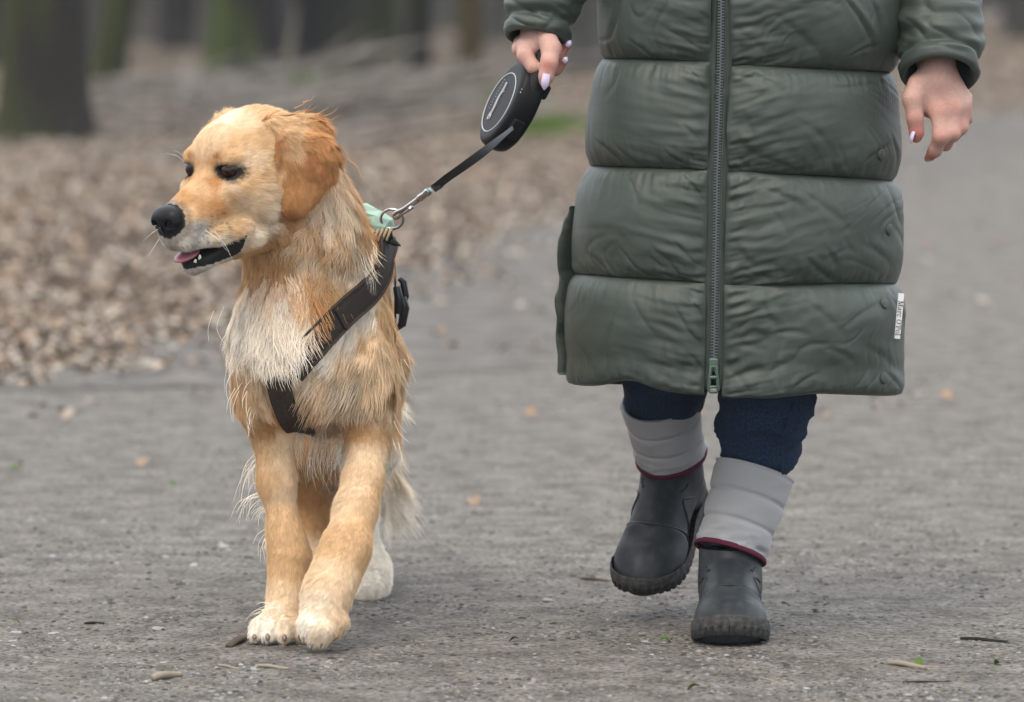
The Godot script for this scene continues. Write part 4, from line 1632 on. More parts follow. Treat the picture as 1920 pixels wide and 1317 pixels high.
func make_guides() -> void:
	# photograph x, y, depth z; direction right, down, towards the camera; mm; lift; colour; wave
	for q in [
		[450, 515, 0.03, 0, 1, 0.1, 26, 0.3, "G", 0.2], [480, 520, 0.05, 0, 1, 0, 30, 0.3, "G", 0.4], [510, 490, 0.03, 0.1, 1, 0, 34, 0.3, "G", 0.5], [430, 545, 0.03, -0.15, 1, 0, 34, 0.28, "W", 0.2],
		[435, 590, 0.05, -0.2, 1, 0, 42, 0.28, "W", 0.4], [418, 620, 0.02, -0.2, 1, 0, 36, 0.28, "W", 0.3], [470, 585, 0.07, 0.0, 1, 0, 46, 0.35, "W", 0.6], [500, 575, 0.07, 0.05, 1, 0, 46, 0.35, "C", 0.7], [490, 625, 0.08, -0.05, 1, 0, 50, 0.35, "W", 0.6], [450, 640, 0.06, -0.15, 1, 0, 44, 0.3, "W", 0.4],
		[525, 560, 0.07, 0.2, 1, 0, 46, 0.3, "W", 0.6], [540, 600, 0.07, 0.25, 1, 0, 50, 0.35, "W", 0.5], [530, 645, 0.07, 0.1, 1, 0, 46, 0.35, "W", 0.4], [500, 660, 0.07, 0.05, 1, 0, 42, 0.3, "W", 0.3], [460, 680, 0.05, -0.1, 1, 0, 36, 0.3, "C", 0.2],
		[505, 545, 0.06, 0.1, 1, 0, 40, 0.25, "G", 0.6], [545, 545, 0.06, 0.25, 1, 0, 36, 0.25, "O", 0.4],
		[560, 440, 0.02, -0.1, 1, 0.1, 34, 0.3, "L", 1.0], [545, 480, 0.04, 0.0, 1, 0.1, 36, 0.3, "L", 1.0], [585, 440, 0.01, -0.2, 1, 0.1, 34, 0.35, "B", 1.2], [575, 480, 0.04, -0.1, 1, 0.1, 36, 0.35, "B", 1.2], [560, 505, 0.05, 0, 1, 0.1, 38, 0.3, "L", 1.0], [600, 455, 0.01, 0.1, 1, 0, 36, 0.3, "G", 1.1], [615, 420, 0.0, 0, 1, 0, 36, 0.3, "B", 0.9], [625, 450, 0.0, 0.05, 1, 0, 40, 0.3, "L", 0.9], [605, 490, 0.03, 0.1, 1, 0, 38, 0.3, "L", 1.0], [630, 400, -0.02, 0.05, 1, 0, 34, 0.25, "C", 0.6], [635, 480, 0.0, 0.1, 1, 0, 38, 0.3, "G", 0.9],
		[650, 390, -0.05, 0.2, 1, 0, 26, 0.25, "G", 0.2], [665, 405, -0.06, 0.25, 1, 0, 26, 0.25, "O", 0.2], [670, 440, -0.06, 0.15, 1, 0, 30, 0.3, "L", 0.5], [690, 420, -0.09, 0.3, 1, 0, 28, 0.3, "G", 0.3], [690, 460, -0.07, 0.2, 1, 0, 32, 0.3, "L", 0.4],
		[600, 515, 0.04, 0.15, 1, 0, 40, 0.3, "G", 0.9], [590, 550, 0.05, 0.15, 1, 0, 44, 0.3, "O", 0.7], [570, 540, 0.06, 0.1, 1, 0, 42, 0.3, "G", 0.6], [565, 575, 0.06, 0.1, 1, 0, 40, 0.3, "G", 0.5], [605, 570, 0.05, 0.3, 1, 0, 40, 0.35, "O", 0.5], [640, 515, 0.02, 0.15, 1, 0, 40, 0.35, "B", 0.8], [630, 535, 0.03, 0.2, 1, 0, 36, 0.3, "L", 0.6], [665, 495, 0.0, 0.2, 1, 0, 38, 0.35, "C", 0.7], [690, 490, -0.03, 0.2, 1, 0, 36, 0.4, "W", 0.3], [705, 478, -0.06, 0.25, 1, 0, 34, 0.4, "W", 0.2],
		[728, 490, -0.12, 0.2, 1, 0, 28, 0.22, "G", 0], [738, 540, -0.12, 0.08, 1, 0, 30, 0.22, "G", 0.1], [742, 600, -0.12, 0.0, 1, 0, 30, 0.22, "G", 0.1], [725, 545, -0.08, -0.1, 1, 0, 32, 0.25, "L", 0.1], [715, 590, -0.07, -0.3, 1, 0, 32, 0.25, "L", 0.2], [735, 650, -0.1, -0.05, 1, 0, 30, 0.25, "G", 0.1],
		[690, 590, -0.03, -0.75, 0.7, 0, 28, 0.3, "W", 0.1], [655, 625, 0.0, -0.8, 0.6, 0, 26, 0.3, "W", 0.1], [615, 665, 0.02, -0.85, 0.5, 0, 28, 0.35, "W", 0.1], [575, 695, 0.03, -0.8, 0.6, 0, 30, 0.4, "C", 0.1], [685, 625, -0.03, -0.6, 0.8, 0, 30, 0.25, "L", 0.2], [650, 665, 0.0, -0.6, 0.8, 0, 34, 0.3, "B", 0.3], [700, 665, -0.04, -0.25, 1, 0, 34, 0.25, "B", 0.3], [615, 705, 0.02, -0.6, 0.8, 0, 36, 0.35, "B", 0.3], [650, 715, 0.01, -0.3, 1, 0, 40, 0.35, "C", 0.4], [600, 740, 0.02, -0.3, 1, 0, 40, 0.4, "B", 0.3], [690, 715, -0.02, -0.1, 1, 0, 38, 0.3, "B", 0.3], [725, 720, -0.06, 0.0, 1, 0, 28, 0.22, "L", 0.2], [640, 755, 0.01, -0.1, 1, 0, 40, 0.4, "C", 0.3], [680, 755, -0.01, 0.05, 1, 0, 38, 0.35, "C", 0.3], [720, 765, -0.05, 0.0, 1, 0, 24, 0.22, "B", 0.2],
		[600, 785, 0.0, 0, 1, 0, 26, 0.3, "O", 0.2], [630, 795, 0.0, 0, 1, 0, 18, 0.25, "G", 0.1], [670, 800, -0.03, 0.05, 1, 0, 15, 0.25, "G", 0.0], [710, 800, -0.05, 0.05, 1, 0, 16, 0.25, "L", 0.0],
		[430, 700, 0.0, 0.0, 1, 0, 24, 0.22, "L", 0.1], [450, 735, 0.0, 0.0, 1, 0, 22, 0.22, "L", 0.1], [478, 715, 0.03, 0.1, 1, 0, 28, 0.3, "B", 0.2], [490, 755, 0.0, 0.05, 1, 0, 24, 0.3, "B", 0.1], [465, 775, -0.02, -0.05, 1, 0, 20, 0.3, "L", 0.1], [500, 790, -0.03, 0.05, 1, 0, 14, 0.25, "G", 0.0],
		[495, 840, -0.06, 0, 1, 0, 13, 0.16, "L", 0], [530, 840, -0.05, 0, 1, 0, 13, 0.16, "B", 0], [500, 900, -0.05, 0, 1, 0, 12, 0.16, "L", 0], [535, 910, -0.05, 0, 1, 0, 12, 0.16, "B", 0], [520, 970, -0.03, 0, 1, 0, 12, 0.16, "L", 0], [548, 1000, -0.03, 0, 1, 0, 12, 0.16, "L", 0], [535, 1050, -0.02, 0, 1, 0, 12, 0.16, "L", 0], [560, 1060, -0.02, 0, 1, 0, 12, 0.16, "L", 0], [540, 1110, -0.01, 0, 1, 0, 13, 0.16, "B", 0], [515, 1150, 0.03, -0.2, 1, 0.5, 9, 0.3, "C", 0], [545, 1160, 0.03, 0, 1, 0.5, 9, 0.3, "B", 0], [490, 1175, 0.04, -0.3, 1, 0.5, 10, 0.35, "W", 0], [535, 1188, 0.06, 0, 1, 0.5, 12, 0.16, "C", 0], [500, 1195, 0.06, 0, 1, 0.3, 12, 0.16, "W", 0],
		[678, 850, -0.04, 0, 1, 0, 13, 0.16, "B", 0], [712, 850, -0.05, 0.05, 1, 0, 14, 0.16, "B", 0], [727, 870, -0.06, 0, 1, 0, 14, 0.16, "L", 0], [670, 920, 0.0, -0.2, 1, 0, 12, 0.16, "B", 0], [702, 930, 0.0, -0.2, 1, 0, 12, 0.16, "L", 0], [645, 960, 0.03, -0.3, 1, 0, 12, 0.16, "B", 0], [675, 985, 0.05, -0.3, 1, 0, 12, 0.16, "L", 0], [630, 1020, 0.07, -0.3, 1, 0, 12, 0.16, "L", 0], [665, 1040, 0.06, -0.3, 1, 0, 12, 0.16, "L", 0], [605, 1075, 0.1, -0.3, 1, 0, 14, 0.16, "B", 0], [640, 1090, 0.1, -0.3, 1, 0, 13, 0.16, "B", 0], [600, 1130, 0.13, -0.3, 1, 0, 11, 0.3, "C", 0], [630, 1140, 0.12, -0.3, 1, 0, 11, 0.3, "B", 0], [580, 1170, 0.14, -0.2, 1, 0, 12, 0.35, "W", 0], [600, 1185, 0.15, -0.2, 1, 0, 10, 0.3, "C", 0], [630, 1180, 0.13, -0.2, 1, 0, 12, 0.35, "B", 0],
		[545, 820, -0.12, 0.05, 1, 0, 28, 0.3, "C", 0.2], [580, 835, -0.15, 0.05, 1, 0, 40, 0.35, "C", 0.4], [620, 840, -0.2, 0.0, 1, 0, 36, 0.3, "B", 0.4], [600, 700, -0.5, 0, 1, 0, 30, 0.3, "L", 0.2],
		[585, 870, -0.55, 0, 1, 0, 14, 0.25, "G", 0], [592, 950, -0.62, 0, 1, 0, 10, 0.25, "G", 0], [585, 1050, -0.58, 0, 1, 0, 9, 0.25, "B", 0], [583, 1090, -0.55, 0, 1, 0, 9, 0.25, "W", 0], [685, 880, -0.55, 0.05, 1, 0, 20, 0.3, "W", 0.1], [670, 950, -0.62, 0, 1, 0, 16, 0.3, "W", 0.1], [695, 1030, -0.58, 0, 1, 0, 10, 0.25, "W", 0], [692, 1090, -0.53, 0, 1, 0, 10, 0.3, "W", 0], [700, 760, -0.55, 0.1, 1, 0, 26, 0.3, "L", 0.1], [560, 760, -0.55, -0.1, 1, 0, 26, 0.3, "L", 0.1],
		[640, 450, -0.3, 0.1, 0.2, -1, 26, 0.25, "G", 0.1], [640, 460, -0.55, 0.1, 0.3, -1, 26, 0.25, "G", 0.1], [700, 560, -0.45, 0.1, 0.8, -0.6, 28, 0.25, "L", 0.1], [510, 560, -0.4, -0.1, 0.8, -0.6, 28, 0.25, "L", 0.1], [610, 560, -0.75, 0, 1, -0.3, 40, 0.35, "B", 0.2], [700, 800, -0.86, 0.2, 1, 0, 60, 0.5, "C", 0.3], [735, 950, -0.86, 0.6, 0.7, 0, 60, 0.5, "W", 0.3], [500, 450, -0.12, -0.2, 1, 0, 30, 0.3, "G", 0.3], [470, 480, -0.02, -0.1, 1, 0, 28, 0.3, "G", 0.3], [480, 600, -0.15, -0.3, 1, -0.3, 34, 0.3, "L", 0.2],
	]:
		g_body.add(P(q[0], q[1], q[2]), Vector3(q[3], -q[4], q[5]), q[6], q[7], PAL[q[8]], q[9])
	g_body.near = 0.014
	# head: across, up, along the muzzle in mm; direction likewise
	for q in [
		[0, 2, 40, 0, 0.2, -1, 5, 0.2, "L"], [0, -8, 66, 0, 0.1, -1, 4, 0.2, "G"], [0, -14, 86, 0, 0.2, -1, 3, 0.2, "S"], [12, 2, 12, 0.1, 0.7, -1, 7, 0.25, "L"], [16, -14, 74, 0.3, -0.1, -1, 5, 0.2, "G"], [19, -8, 40, 0.3, -0.1, -1, 6, 0.2, "L"], [22, -8, 16, 0.3, 0.0, -1, 6, 0.2, "O"],
		[26, -30, 76, 0.4, -0.4, -1, 6, 0.2, "L"], [28, -34, 58, 0.3, -0.4, -1, 6, 0.2, "G"], [34, -40, 34, 0.3, -0.45, -1, 8, 0.2, "O"], [38, -34, 14, 0.3, -0.4, -1, 8, 0.2, "L"], [27, -56, 72, 0.3, -0.6, -1, 6, 0.25, "S"], [16, -68, 92, 0.3, -0.8, -0.7, 8, 0.3, "W"], [0, -74, 98, 0, -1, -0.4, 7, 0.3, "S"], [24, -70, 84, 0.2, -0.8, -0.8, 7, 0.3, "S"], [26, -76, 72, 0.2, -0.7, -1, 6, 0.25, "W"], [34, -66, 44, 0.3, -0.6, -1, 8, 0.25, "L"], [35, -84, 45, 0.2, -0.6, -1, 7, 0.25, "C"], [42, -76, 18, 0.3, -0.6, -1, 10, 0.25, "L"], [44, -92, 12, 0.3, -0.5, -1, 9, 0.25, "B"],
		[40, -22, 4, 0.5, -0.5, -1, 8, 0.22, "B"], [52, -22, -12, 0.4, -0.4, -1, 10, 0.22, "L"], [50, -46, -4, 0.4, -0.6, -1, 11, 0.22, "B"], [60, -20, -40, 0.3, -0.3, -1, 13, 0.22, "L"], [66, -44, -34, 0.3, -0.5, -1, 15, 0.25, "B"], [58, -74, -8, 0.3, -0.6, -1, 13, 0.2, "B"], [64, -80, -36, 0.2, -0.6, -1, 18, 0.3, "C"], [60, -104, -34, 0.2, -0.7, -1, 18, 0.25, "C"], [52, -106, -8, 0.2, -0.5, -1, 14, 0.3, "C"], [72, -50, -70, 0.2, -0.7, -0.8, 18, 0.3, "L"], [68, -90, -70, 0.1, -1, -0.5, 22, 0.3, "G"],
		[0, 30, 8, 0, 1, -0.3, 7, 0.2, "B"], [18, 30, 8, 0.1, 1, -0.3, 7, 0.2, "B"], [26, 20, 10, 0.2, 0.9, -0.2, 7, 0.3, "G"], [38, 16, 6, 0.5, 0.7, -0.5, 7, 0.25, "L"], [0, 56, -18, 0, 0.7, -0.8, 8, 0.18, "B"], [26, 50, -14, 0.2, 0.7, -0.8, 8, 0.18, "B"], [46, 34, -22, 0.5, 0.4, -0.9, 9, 0.18, "L"], [0, 62, -60, 0, 0.2, -1, 10, 0.18, "C"], [36, 56, -55, 0.3, 0.2, -1, 10, 0.18, "B"], [56, 26, -50, 0.5, 0, -1, 11, 0.2, "L"], [58, 8, -36, 0.5, -0.1, -1, 11, 0.2, "B"], [0, 56, -110, 0, 0, -1, 15, 0.25, "L"], [40, 46, -105, 0.3, 0, -1, 15, 0.25, "L"], [66, 8, -70, 0.4, -0.3, -1, 14, 0.22, "L"], [0, 20, -160, 0, -0.5, -1, 28, 0.3, "L"], [45, 0, -150, 0, -0.6, -1, 28, 0.3, "G"],
		[0, -127, 62, 0, -0.3, -1, 7, 0.35, "S"], [18, -124, 50, 0.2, -0.3, -1, 8, 0.35, "W"], [0, -132, 10, 0, -0.4, -1, 14, 0.35, "L"], [34, -120, 8, 0.1, -0.4, -1, 13, 0.35, "L"], [0, -130, -40, 0, -1, -0.5, 24, 0.35, "G"], [40, -125, -40, 0, -0.9, -0.6, 24, 0.35, "G"], [55, -118, -70, 0, -1, -0.4, 26, 0.35, "G"],
	]:
		for sg in ([1, -1] if q[0] > 0 else [1]):
			g_head.add(H(q[0] * sg, q[1], q[2]), HS * q[3] * sg + HU * q[4] + HF * q[5], q[6], q[7], PAL[q[8]], 0.0)
	g_head.near = 0.006
	for q in [
		[530, 222, 0.08, 0.7, -0.25, 0.2, 14, 0.3, "L"], [552, 214, 0.06, 0.7, -0.5, 0.1, 16, 0.4, "L"], [580, 218, 0.05, 0.8, -0.4, 0.0, 18, 0.4, "O"], [605, 240, 0.04, 0.9, 0.0, 0.0, 17, 0.35, "O"], [550, 240, 0.09, 0.9, 0.25, 0.1, 15, 0.25, "L"], [575, 258, 0.08, 0.9, 0.4, 0.1, 16, 0.28, "O"], [512, 240, 0.08, 0.5, 0.5, 0.1, 14, 0.3, "L"], [514, 262, 0.09, 0.2, 1, 0.1, 16, 0.3, "D"], [524, 285, 0.09, 0.3, 1, 0.1, 22, 0.35, "O"], [545, 278, 0.09, 0.5, 1, 0.0, 18, 0.3, "L"], [516, 315, 0.09, 0.1, 1, 0, 20, 0.35, "L"], [545, 312, 0.09, 0.2, 1, 0, 12, 0.2, "O"], [578, 300, 0.09, 0.4, 0.9, 0, 14, 0.25, "D"], [605, 278, 0.07, 0.6, 0.8, 0, 18, 0.35, "O"], [622, 295, 0.05, 0.6, 0.8, 0, 19, 0.4, "O"], [600, 315, 0.08, 0.1, 1, 0, 15, 0.3, "D"], [622, 328, 0.06, 0.2, 1, 0, 18, 0.35, "O"], [575, 338, 0.09, 0.0, 1, 0, 8, 0.18, "O"], [540, 348, 0.09, 0.0, 1, 0, 8, 0.18, "O"], [605, 352, 0.08, -0.25, 1, 0, 11, 0.22, "O"], [560, 378, 0.08, 0.0, 1, 0, 7, 0.18, "O"], [590, 378, 0.08, -0.4, 1, 0, 8, 0.2, "O"], [548, 400, 0.08, 0.1, 1, 0, 7, 0.2, "D"], [530, 372, 0.08, 0.0, 1, 0, 8, 0.2, "O"],
	]:
		var at := P(q[0], q[1], q[2])
		var to := Vector3(q[3], -q[4], q[5])
		g_ear.add(at, to, q[6], q[7], PAL[q[8]], 0.0)
		var lo := local(at)
		var ld := Vector3(to.dot(HS), to.dot(HU), to.dot(HF))
		g_ear.add(H(-lo.x, lo.y, lo.z), HS * -ld.x + HU * ld.y + HF * ld.z, q[6], q[7], PAL[q[8]], 0.0)
	g_ear.near = 0.008

# bare and coloured places of the face: [colour, how much, length factor]
func face_paint(q: Vector3) -> Array:
	var s := absf(q.x)
	var jit := noise.get_noise_3d(q.x * 3.0, q.y * 3.0, q.z * 3.0) * 5.0
	# nose leather and the dark skin round it
	var d := Vector3(s * 0.8, q.y + 36.0, q.z - 97.0).length()
	if d < 25.0 + jit * 0.4:
		return [PAL.K, 1.0, 0.0]
	# lips
	var mouth := lerpf(-91.0, -97.0, clampf((q.z - 10.0) / 50.0, 0.0, 1.0))
	if q.z > 4.0 and q.z < 108.0:
		var below := mouth - q.y
		var thick := lerpf(29.0, 17.0, clampf((q.z - 14.0) / 55.0, 0.0, 1.0)) * smoothstep(1.0, 18.0, q.z)
		if below > -3.5 and below < thick + jit * 0.3:
			return [PAL.K, 1.0, 0.0]
		if below >= thick and below < thick + 7.0:
			return [PAL.S, 0.6, 0.8]
		if q.z > 78.0 and below > -9.0 and below <= -3.5:
			return [PAL.K, 0.75, 0.8]
	# eye
	var ey := Vector3((s - 39.0) * 0.74, (q.y - 0.5) * 1.25 + (s - 39.0) * 0.34, (q.z + 4.0) * 0.6).length()
	if ey < 13.5:
		return [PAL.K, 1.0, 0.0]
	if ey < 22.0 + jit * 0.5:
		var m := clampf((22.0 + jit * 0.5 - ey) / 8.5, 0.0, 1.0)
		return [Color(0.02, 0.014, 0.011), m * m * (0.75 if q.y > 4.0 else 1.0), 0.55]
	if d < 36.0 + jit:
		return [Color(0.16, 0.13, 0.11), clampf((33.0 + jit - d) / 12.0, 0.0, 0.6), 0.8]
	if q.z > 30.0 and q.y < -45.0 and q.y > -92.0 and noise.get_noise_3d(q.x * 11.0, q.y * 11.0, q.z * 11.0) > 0.28:
		return [Color(0.1, 0.075, 0.06), 0.7, 0.9]
	var br := Vector3(s - 27.0, q.y - 17.0, (q.z - 8.0) * 0.5).length()
	if br < 11.0:
		return [PAL.D, 0.75 * (1.0 - br / 11.0), 1.0]
	return [PAL.K, 0.0, 1.0]

# tufts: several tapering hairs from one root patch, one unit long
func tuft(hairs: int, seed_: int, wave: float, width: float, spread: float, droop := 0.17, vary := 0.16) -> ArrayMesh:
	var r := RandomNumberGenerator.new()
	r.seed = seed_
	var s := Shape.new()
	var ph := r.randf() * TAU
	for k in hairs:
		var rx := r.randf_range(-spread, spread)
		var ry := r.randf_range(-spread, spread)
		var l := r.randf_range(0.65, 1.1)
		var tip := rx * 1.0 + r.randf_range(-0.1, 0.1)
		var h := r.randf_range(0.0, 0.05)
		var w := width * r.randf_range(0.7, 1.3)
		var tone := 1.0 + r.randf_range(-vary, vary * 0.8)
		var segs := 6 if wave > 0.0 else 4
		for j in segs + 1:
			var t := float(j) / segs
			var x := lerpf(rx, tip, t) + wave * 0.075 * sin(TAU * 1.15 * t + ph) * smoothstep(0.0, 0.3, t)
			var y := ry + l * t * (1.0 - 0.1 * wave)
			var z := -0.03 + h * t - droop * t * t * l + wave * 0.08 * cos(TAU * 1.15 * t + ph) * t
			var ww := w * pow(1.0 - t, 0.65) + 0.002
			for q in [-1.0, 0.0, 1.0]:
				s.v.append(Vector3(x + q * ww, y, z + (0.0 if q else ww * 0.5)))
				s.n.append(Vector3(q * 0.55, 0.18, 1.0).normalized())
				s.c.append(Color(1, 1, 1) * tone * lerpf(0.84, 1.1, t))
		s.grid(segs + 1, 3, (s.v.size() - (segs + 1) * 3), false, false)
	return s.mesh()

class Fur:
	var t: Array[Transform3D] = []
	var c := PackedColorArray()

func comb(s: Shape, g: Guides, set_: int, density: float, out: Array, r: RandomNumberGenerator) -> void:
	for k in range(0, s.i.size(), 3):
		var a := s.v[s.i[k]]
		var b := s.v[s.i[k + 1]]
		var c := s.v[s.i[k + 2]]
		var area := (b - a).cross(c - a).length() * 0.5
		var mid := (a + b + c) / 3.0
		var n0 := (s.n[s.i[k]] + s.n[s.i[k + 1]] + s.n[s.i[k + 2]]).normalized()
		# away from the lens the coat is laid thinner, still closed
		var share := 1.0 if n0.z > -0.35 else 0.45
		g.ask(mid)
		var want: float = area * density * share / maxf(g.length * g.length, 0.000016)
		var count := int(want) + (1 if r.randf() < want - int(want) else 0)
		if count == 0:
			continue
		var dir := g.dir
		var ln := g.length
		var lift := g.lift
		var col := g.color
		var wave := g.wave
		for j in count:
			var u := r.randf()
			var w := r.randf()
			if u + w > 1.0:
				u = 1.0 - u
				w = 1.0 - w
			var p := a + (b - a) * u + (c - a) * w
			var n := n0
			var l := ln
			var cc := col
			var lf := lift
			if set_ == 1:
				var q := local(p)
				var paint := face_paint(q)
				l *= paint[2]
				if l < 0.0015:
					continue
				cc = cc.lerp(paint[0], paint[1])
				if q.z < -95.0 and q.y < -10.0:
					l *= 1.2
			elif set_ == 3:
				l *= 0.62
			elif set_ == 0:
				var over := strap_at(p)
				if over:
					continue
			var swirl := noise.get_noise_3d(p.x * 900.0, p.y * 900.0, p.z * 900.0) * (0.65 if l > 0.015 else 0.4) + r.randfn(0.0, 0.10)
			var tn := (dir - n * dir.dot(n))
			if tn.length_squared() < 1e-6:
				tn = Vector3.DOWN - n * Vector3.DOWN.dot(n)
			tn = tn.normalized().rotated(n, swirl)
			lf *= r.randf_range(0.7, 1.3)
			var y := (tn * cos(lf) + n * sin(lf)).normalized()
			var x := y.cross(n).normalized()
			var z := x.cross(y)
			l *= r.randf_range(0.75, 1.2)
			var streak := noise.get_noise_3d(p.x * 1500.0 + 40.0, p.y * 500.0, p.z * 900.0)
			var f := 1.0 + streak * (0.5 if l > 0.018 else 0.16) + (r.randf_range(-0.18, 0.15) if l > 0.018 else r.randf_range(-0.12, 0.12))
			cc = Color(cc.r * f, cc.g * lerpf(1.0, f, 1.05), cc.b * lerpf(1.0, f, 1.15))
			var kind := 3 if l < 0.0165 else 0
			if wave > 0.75:
				kind = 2
				cc = cc.lerp(PAL.W if r.randf() < 0.45 else PAL.G, r.randf_range(0.1, 0.5))
			elif wave > 0.3:
				kind = 1 if r.randf() < 0.6 else 0
			var bin: Fur = out[kind * 3 + r.randi() % 3]
			bin.t.append(Transform3D(Basis(x * l, y * l, z * l), p))
			bin.c.append(cc)

# 1 where a strap presses the hair flat
func overlay(out: Array, r: RandomNumberGenerator) -> void:
	# the white mane that falls over the meeting place of the straps
	var roots := []
	for k in 380:
		var q := P(minf(r.randfn(516, 30), 562.0), minf(r.randfn(612, 34), 660.0), 0.05)
		var a := dog_field.front(q, 0.0)
		var n := dog_field.grad(a)
		if dog_field.at(a) > 0.012 or (strap_at(a) and a.x > P(535, 640, 0.0).x):
			continue
		roots.append([a + n * r.randf_range(0.003, 0.013), n, r.randf_range(0.75, 1.15)])
	for q in roots:
		var p: Vector3 = q[0]
		var n: Vector3 = q[1]
		g_body.ask(p)
		var dir := g_body.dir + Vector3(r.randfn(0, 0.22) + 0.35 * noise.get_noise_3d(p.x * 700.0, p.y * 700.0, 9.0), -0.25, 0)
		var tn := (dir - n * dir.dot(n)).normalized()
		var lf := r.randf_range(0.1, 0.3)
		var y := (tn * cos(lf) + n * sin(lf)).normalized()
		var x := y.cross(n).normalized()
		var l: float = g_body.length * r.randf_range(0.7, 1.1) * q[2]
		var bin: Fur = out[(2 if r.randf() < 0.4 else 1) * 3 + r.randi() % 3]
		bin.t.append(Transform3D(Basis(x * l, y * l, x.cross(y) * l), p))
		var f := 1.0 + 0.4 * noise.get_noise_3d(p.x * 1500.0, p.y * 500.0, p.z * 900.0)
		var cc: Color = g_body.color.lerp(PAL.C if r.randf() < 0.3 else PAL.W, r.randf_range(0.1, 0.7))
		bin.c.append(Color(cc.r * f, cc.g * f, cc.b * f))

func strap_at(p: Vector3) -> int:
	for st in straps:
		var pts: Array = st[0]
		for k in pts.size() - 1:
			var a: Vector3 = pts[k]
			var b: Vector3 = pts[k + 1]
			var t := clampf((p - a).dot(b - a) / (b - a).length_squared(), 0.0, 1.0)
			var off := p - a.lerp(b, t)
			if off.length() < st[1] + st[2]:
				return 1
	return 0

func body_prims() -> Field:
	var f := Field.new(Vector3(-0.47, -0.01, -0.98), Vector3(-0.12, 0.80, 0.2), 0.0065, 0.013)
	var I := Basis()
	f.ell(P(608, 610, -0.28), I, Vector3(0.096, 0.158, 0.235))
	f.chain([P(655, 480, -0.16), 0.055, P(645, 480, -0.5), 0.07])
	f.ell(P(556, 620, -0.05), I, Vector3(0.084, 0.133, 0.096))
	f.chain([P(600, 540, -0.11), 0.088, P(565, 425, -0.05), 0.080, P(535, 340, -0.03), 0.074])
	f.chain([P(672, 610, -0.09), 0.044, P(674, 700, -0.06), 0.042, P(684, 755, -0.08), 0.032, P(692, 825, -0.075), 0.0235, P(681, 900, -0.03), 0.0205, P(667, 955, 0.01), 0.0225, P(650, 1025, 0.06), 0.0255, P(634, 1065, 0.075), 0.0235, P(615, 1110, 0.10), 0.026, P(606, 1150, 0.115), 0.028])
	f.chain([P(488, 650, -0.05), 0.038, P(494, 738, -0.06), 0.034, P(510, 800, -0.08), 0.025, P(518, 900, -0.07), 0.0205, P(534, 1000, -0.05), 0.0165, P(543, 1045, -0.04), 0.0205, P(541, 1100, -0.03), 0.0205, P(532, 1150, -0.005), 0.026])
	f.ell(P(612, 600, -0.62), I, Vector3(0.098, 0.128, 0.115))
	f.chain([P(552, 690, -0.6), 0.066, P(574, 840, -0.57), 0.038, P(590, 950, -0.65), 0.02, P(584, 1070, -0.6), 0.0185, P(582, 1092, -0.56), 0.022, P(578, 1104, -0.52), 0.018])
	f.chain([P(680, 690, -0.6), 0.066, P(686, 840, -0.55), 0.040, P(669, 950, -0.64), 0.021, P(697, 1065, -0.58), 0.0195, P(692, 1092, -0.54), 0.023, P(688, 1106, -0.5), 0.018])
	f.chain([P(640, 560, -0.73), 0.03, P(690, 760, -0.84), 0.02, P(728, 940, -0.85), 0.009])
	f.finish()
	return f

func paw(list: Array, cell: float) -> Shape:
	var lo := Vector3.ONE * 9.0
	var hi := Vector3.ONE * -9.0
	for ch in list:
		for k in range(0, ch.size(), 2):
			lo = lo.min(ch[k])
			hi = hi.max(ch[k])
	var f := Field.new(lo - Vector3.ONE * 0.045, hi + Vector3.ONE * 0.045, cell, 0.0032)
	for ch in list:
		f.chain(ch)
	f.finish()
	return f.net()

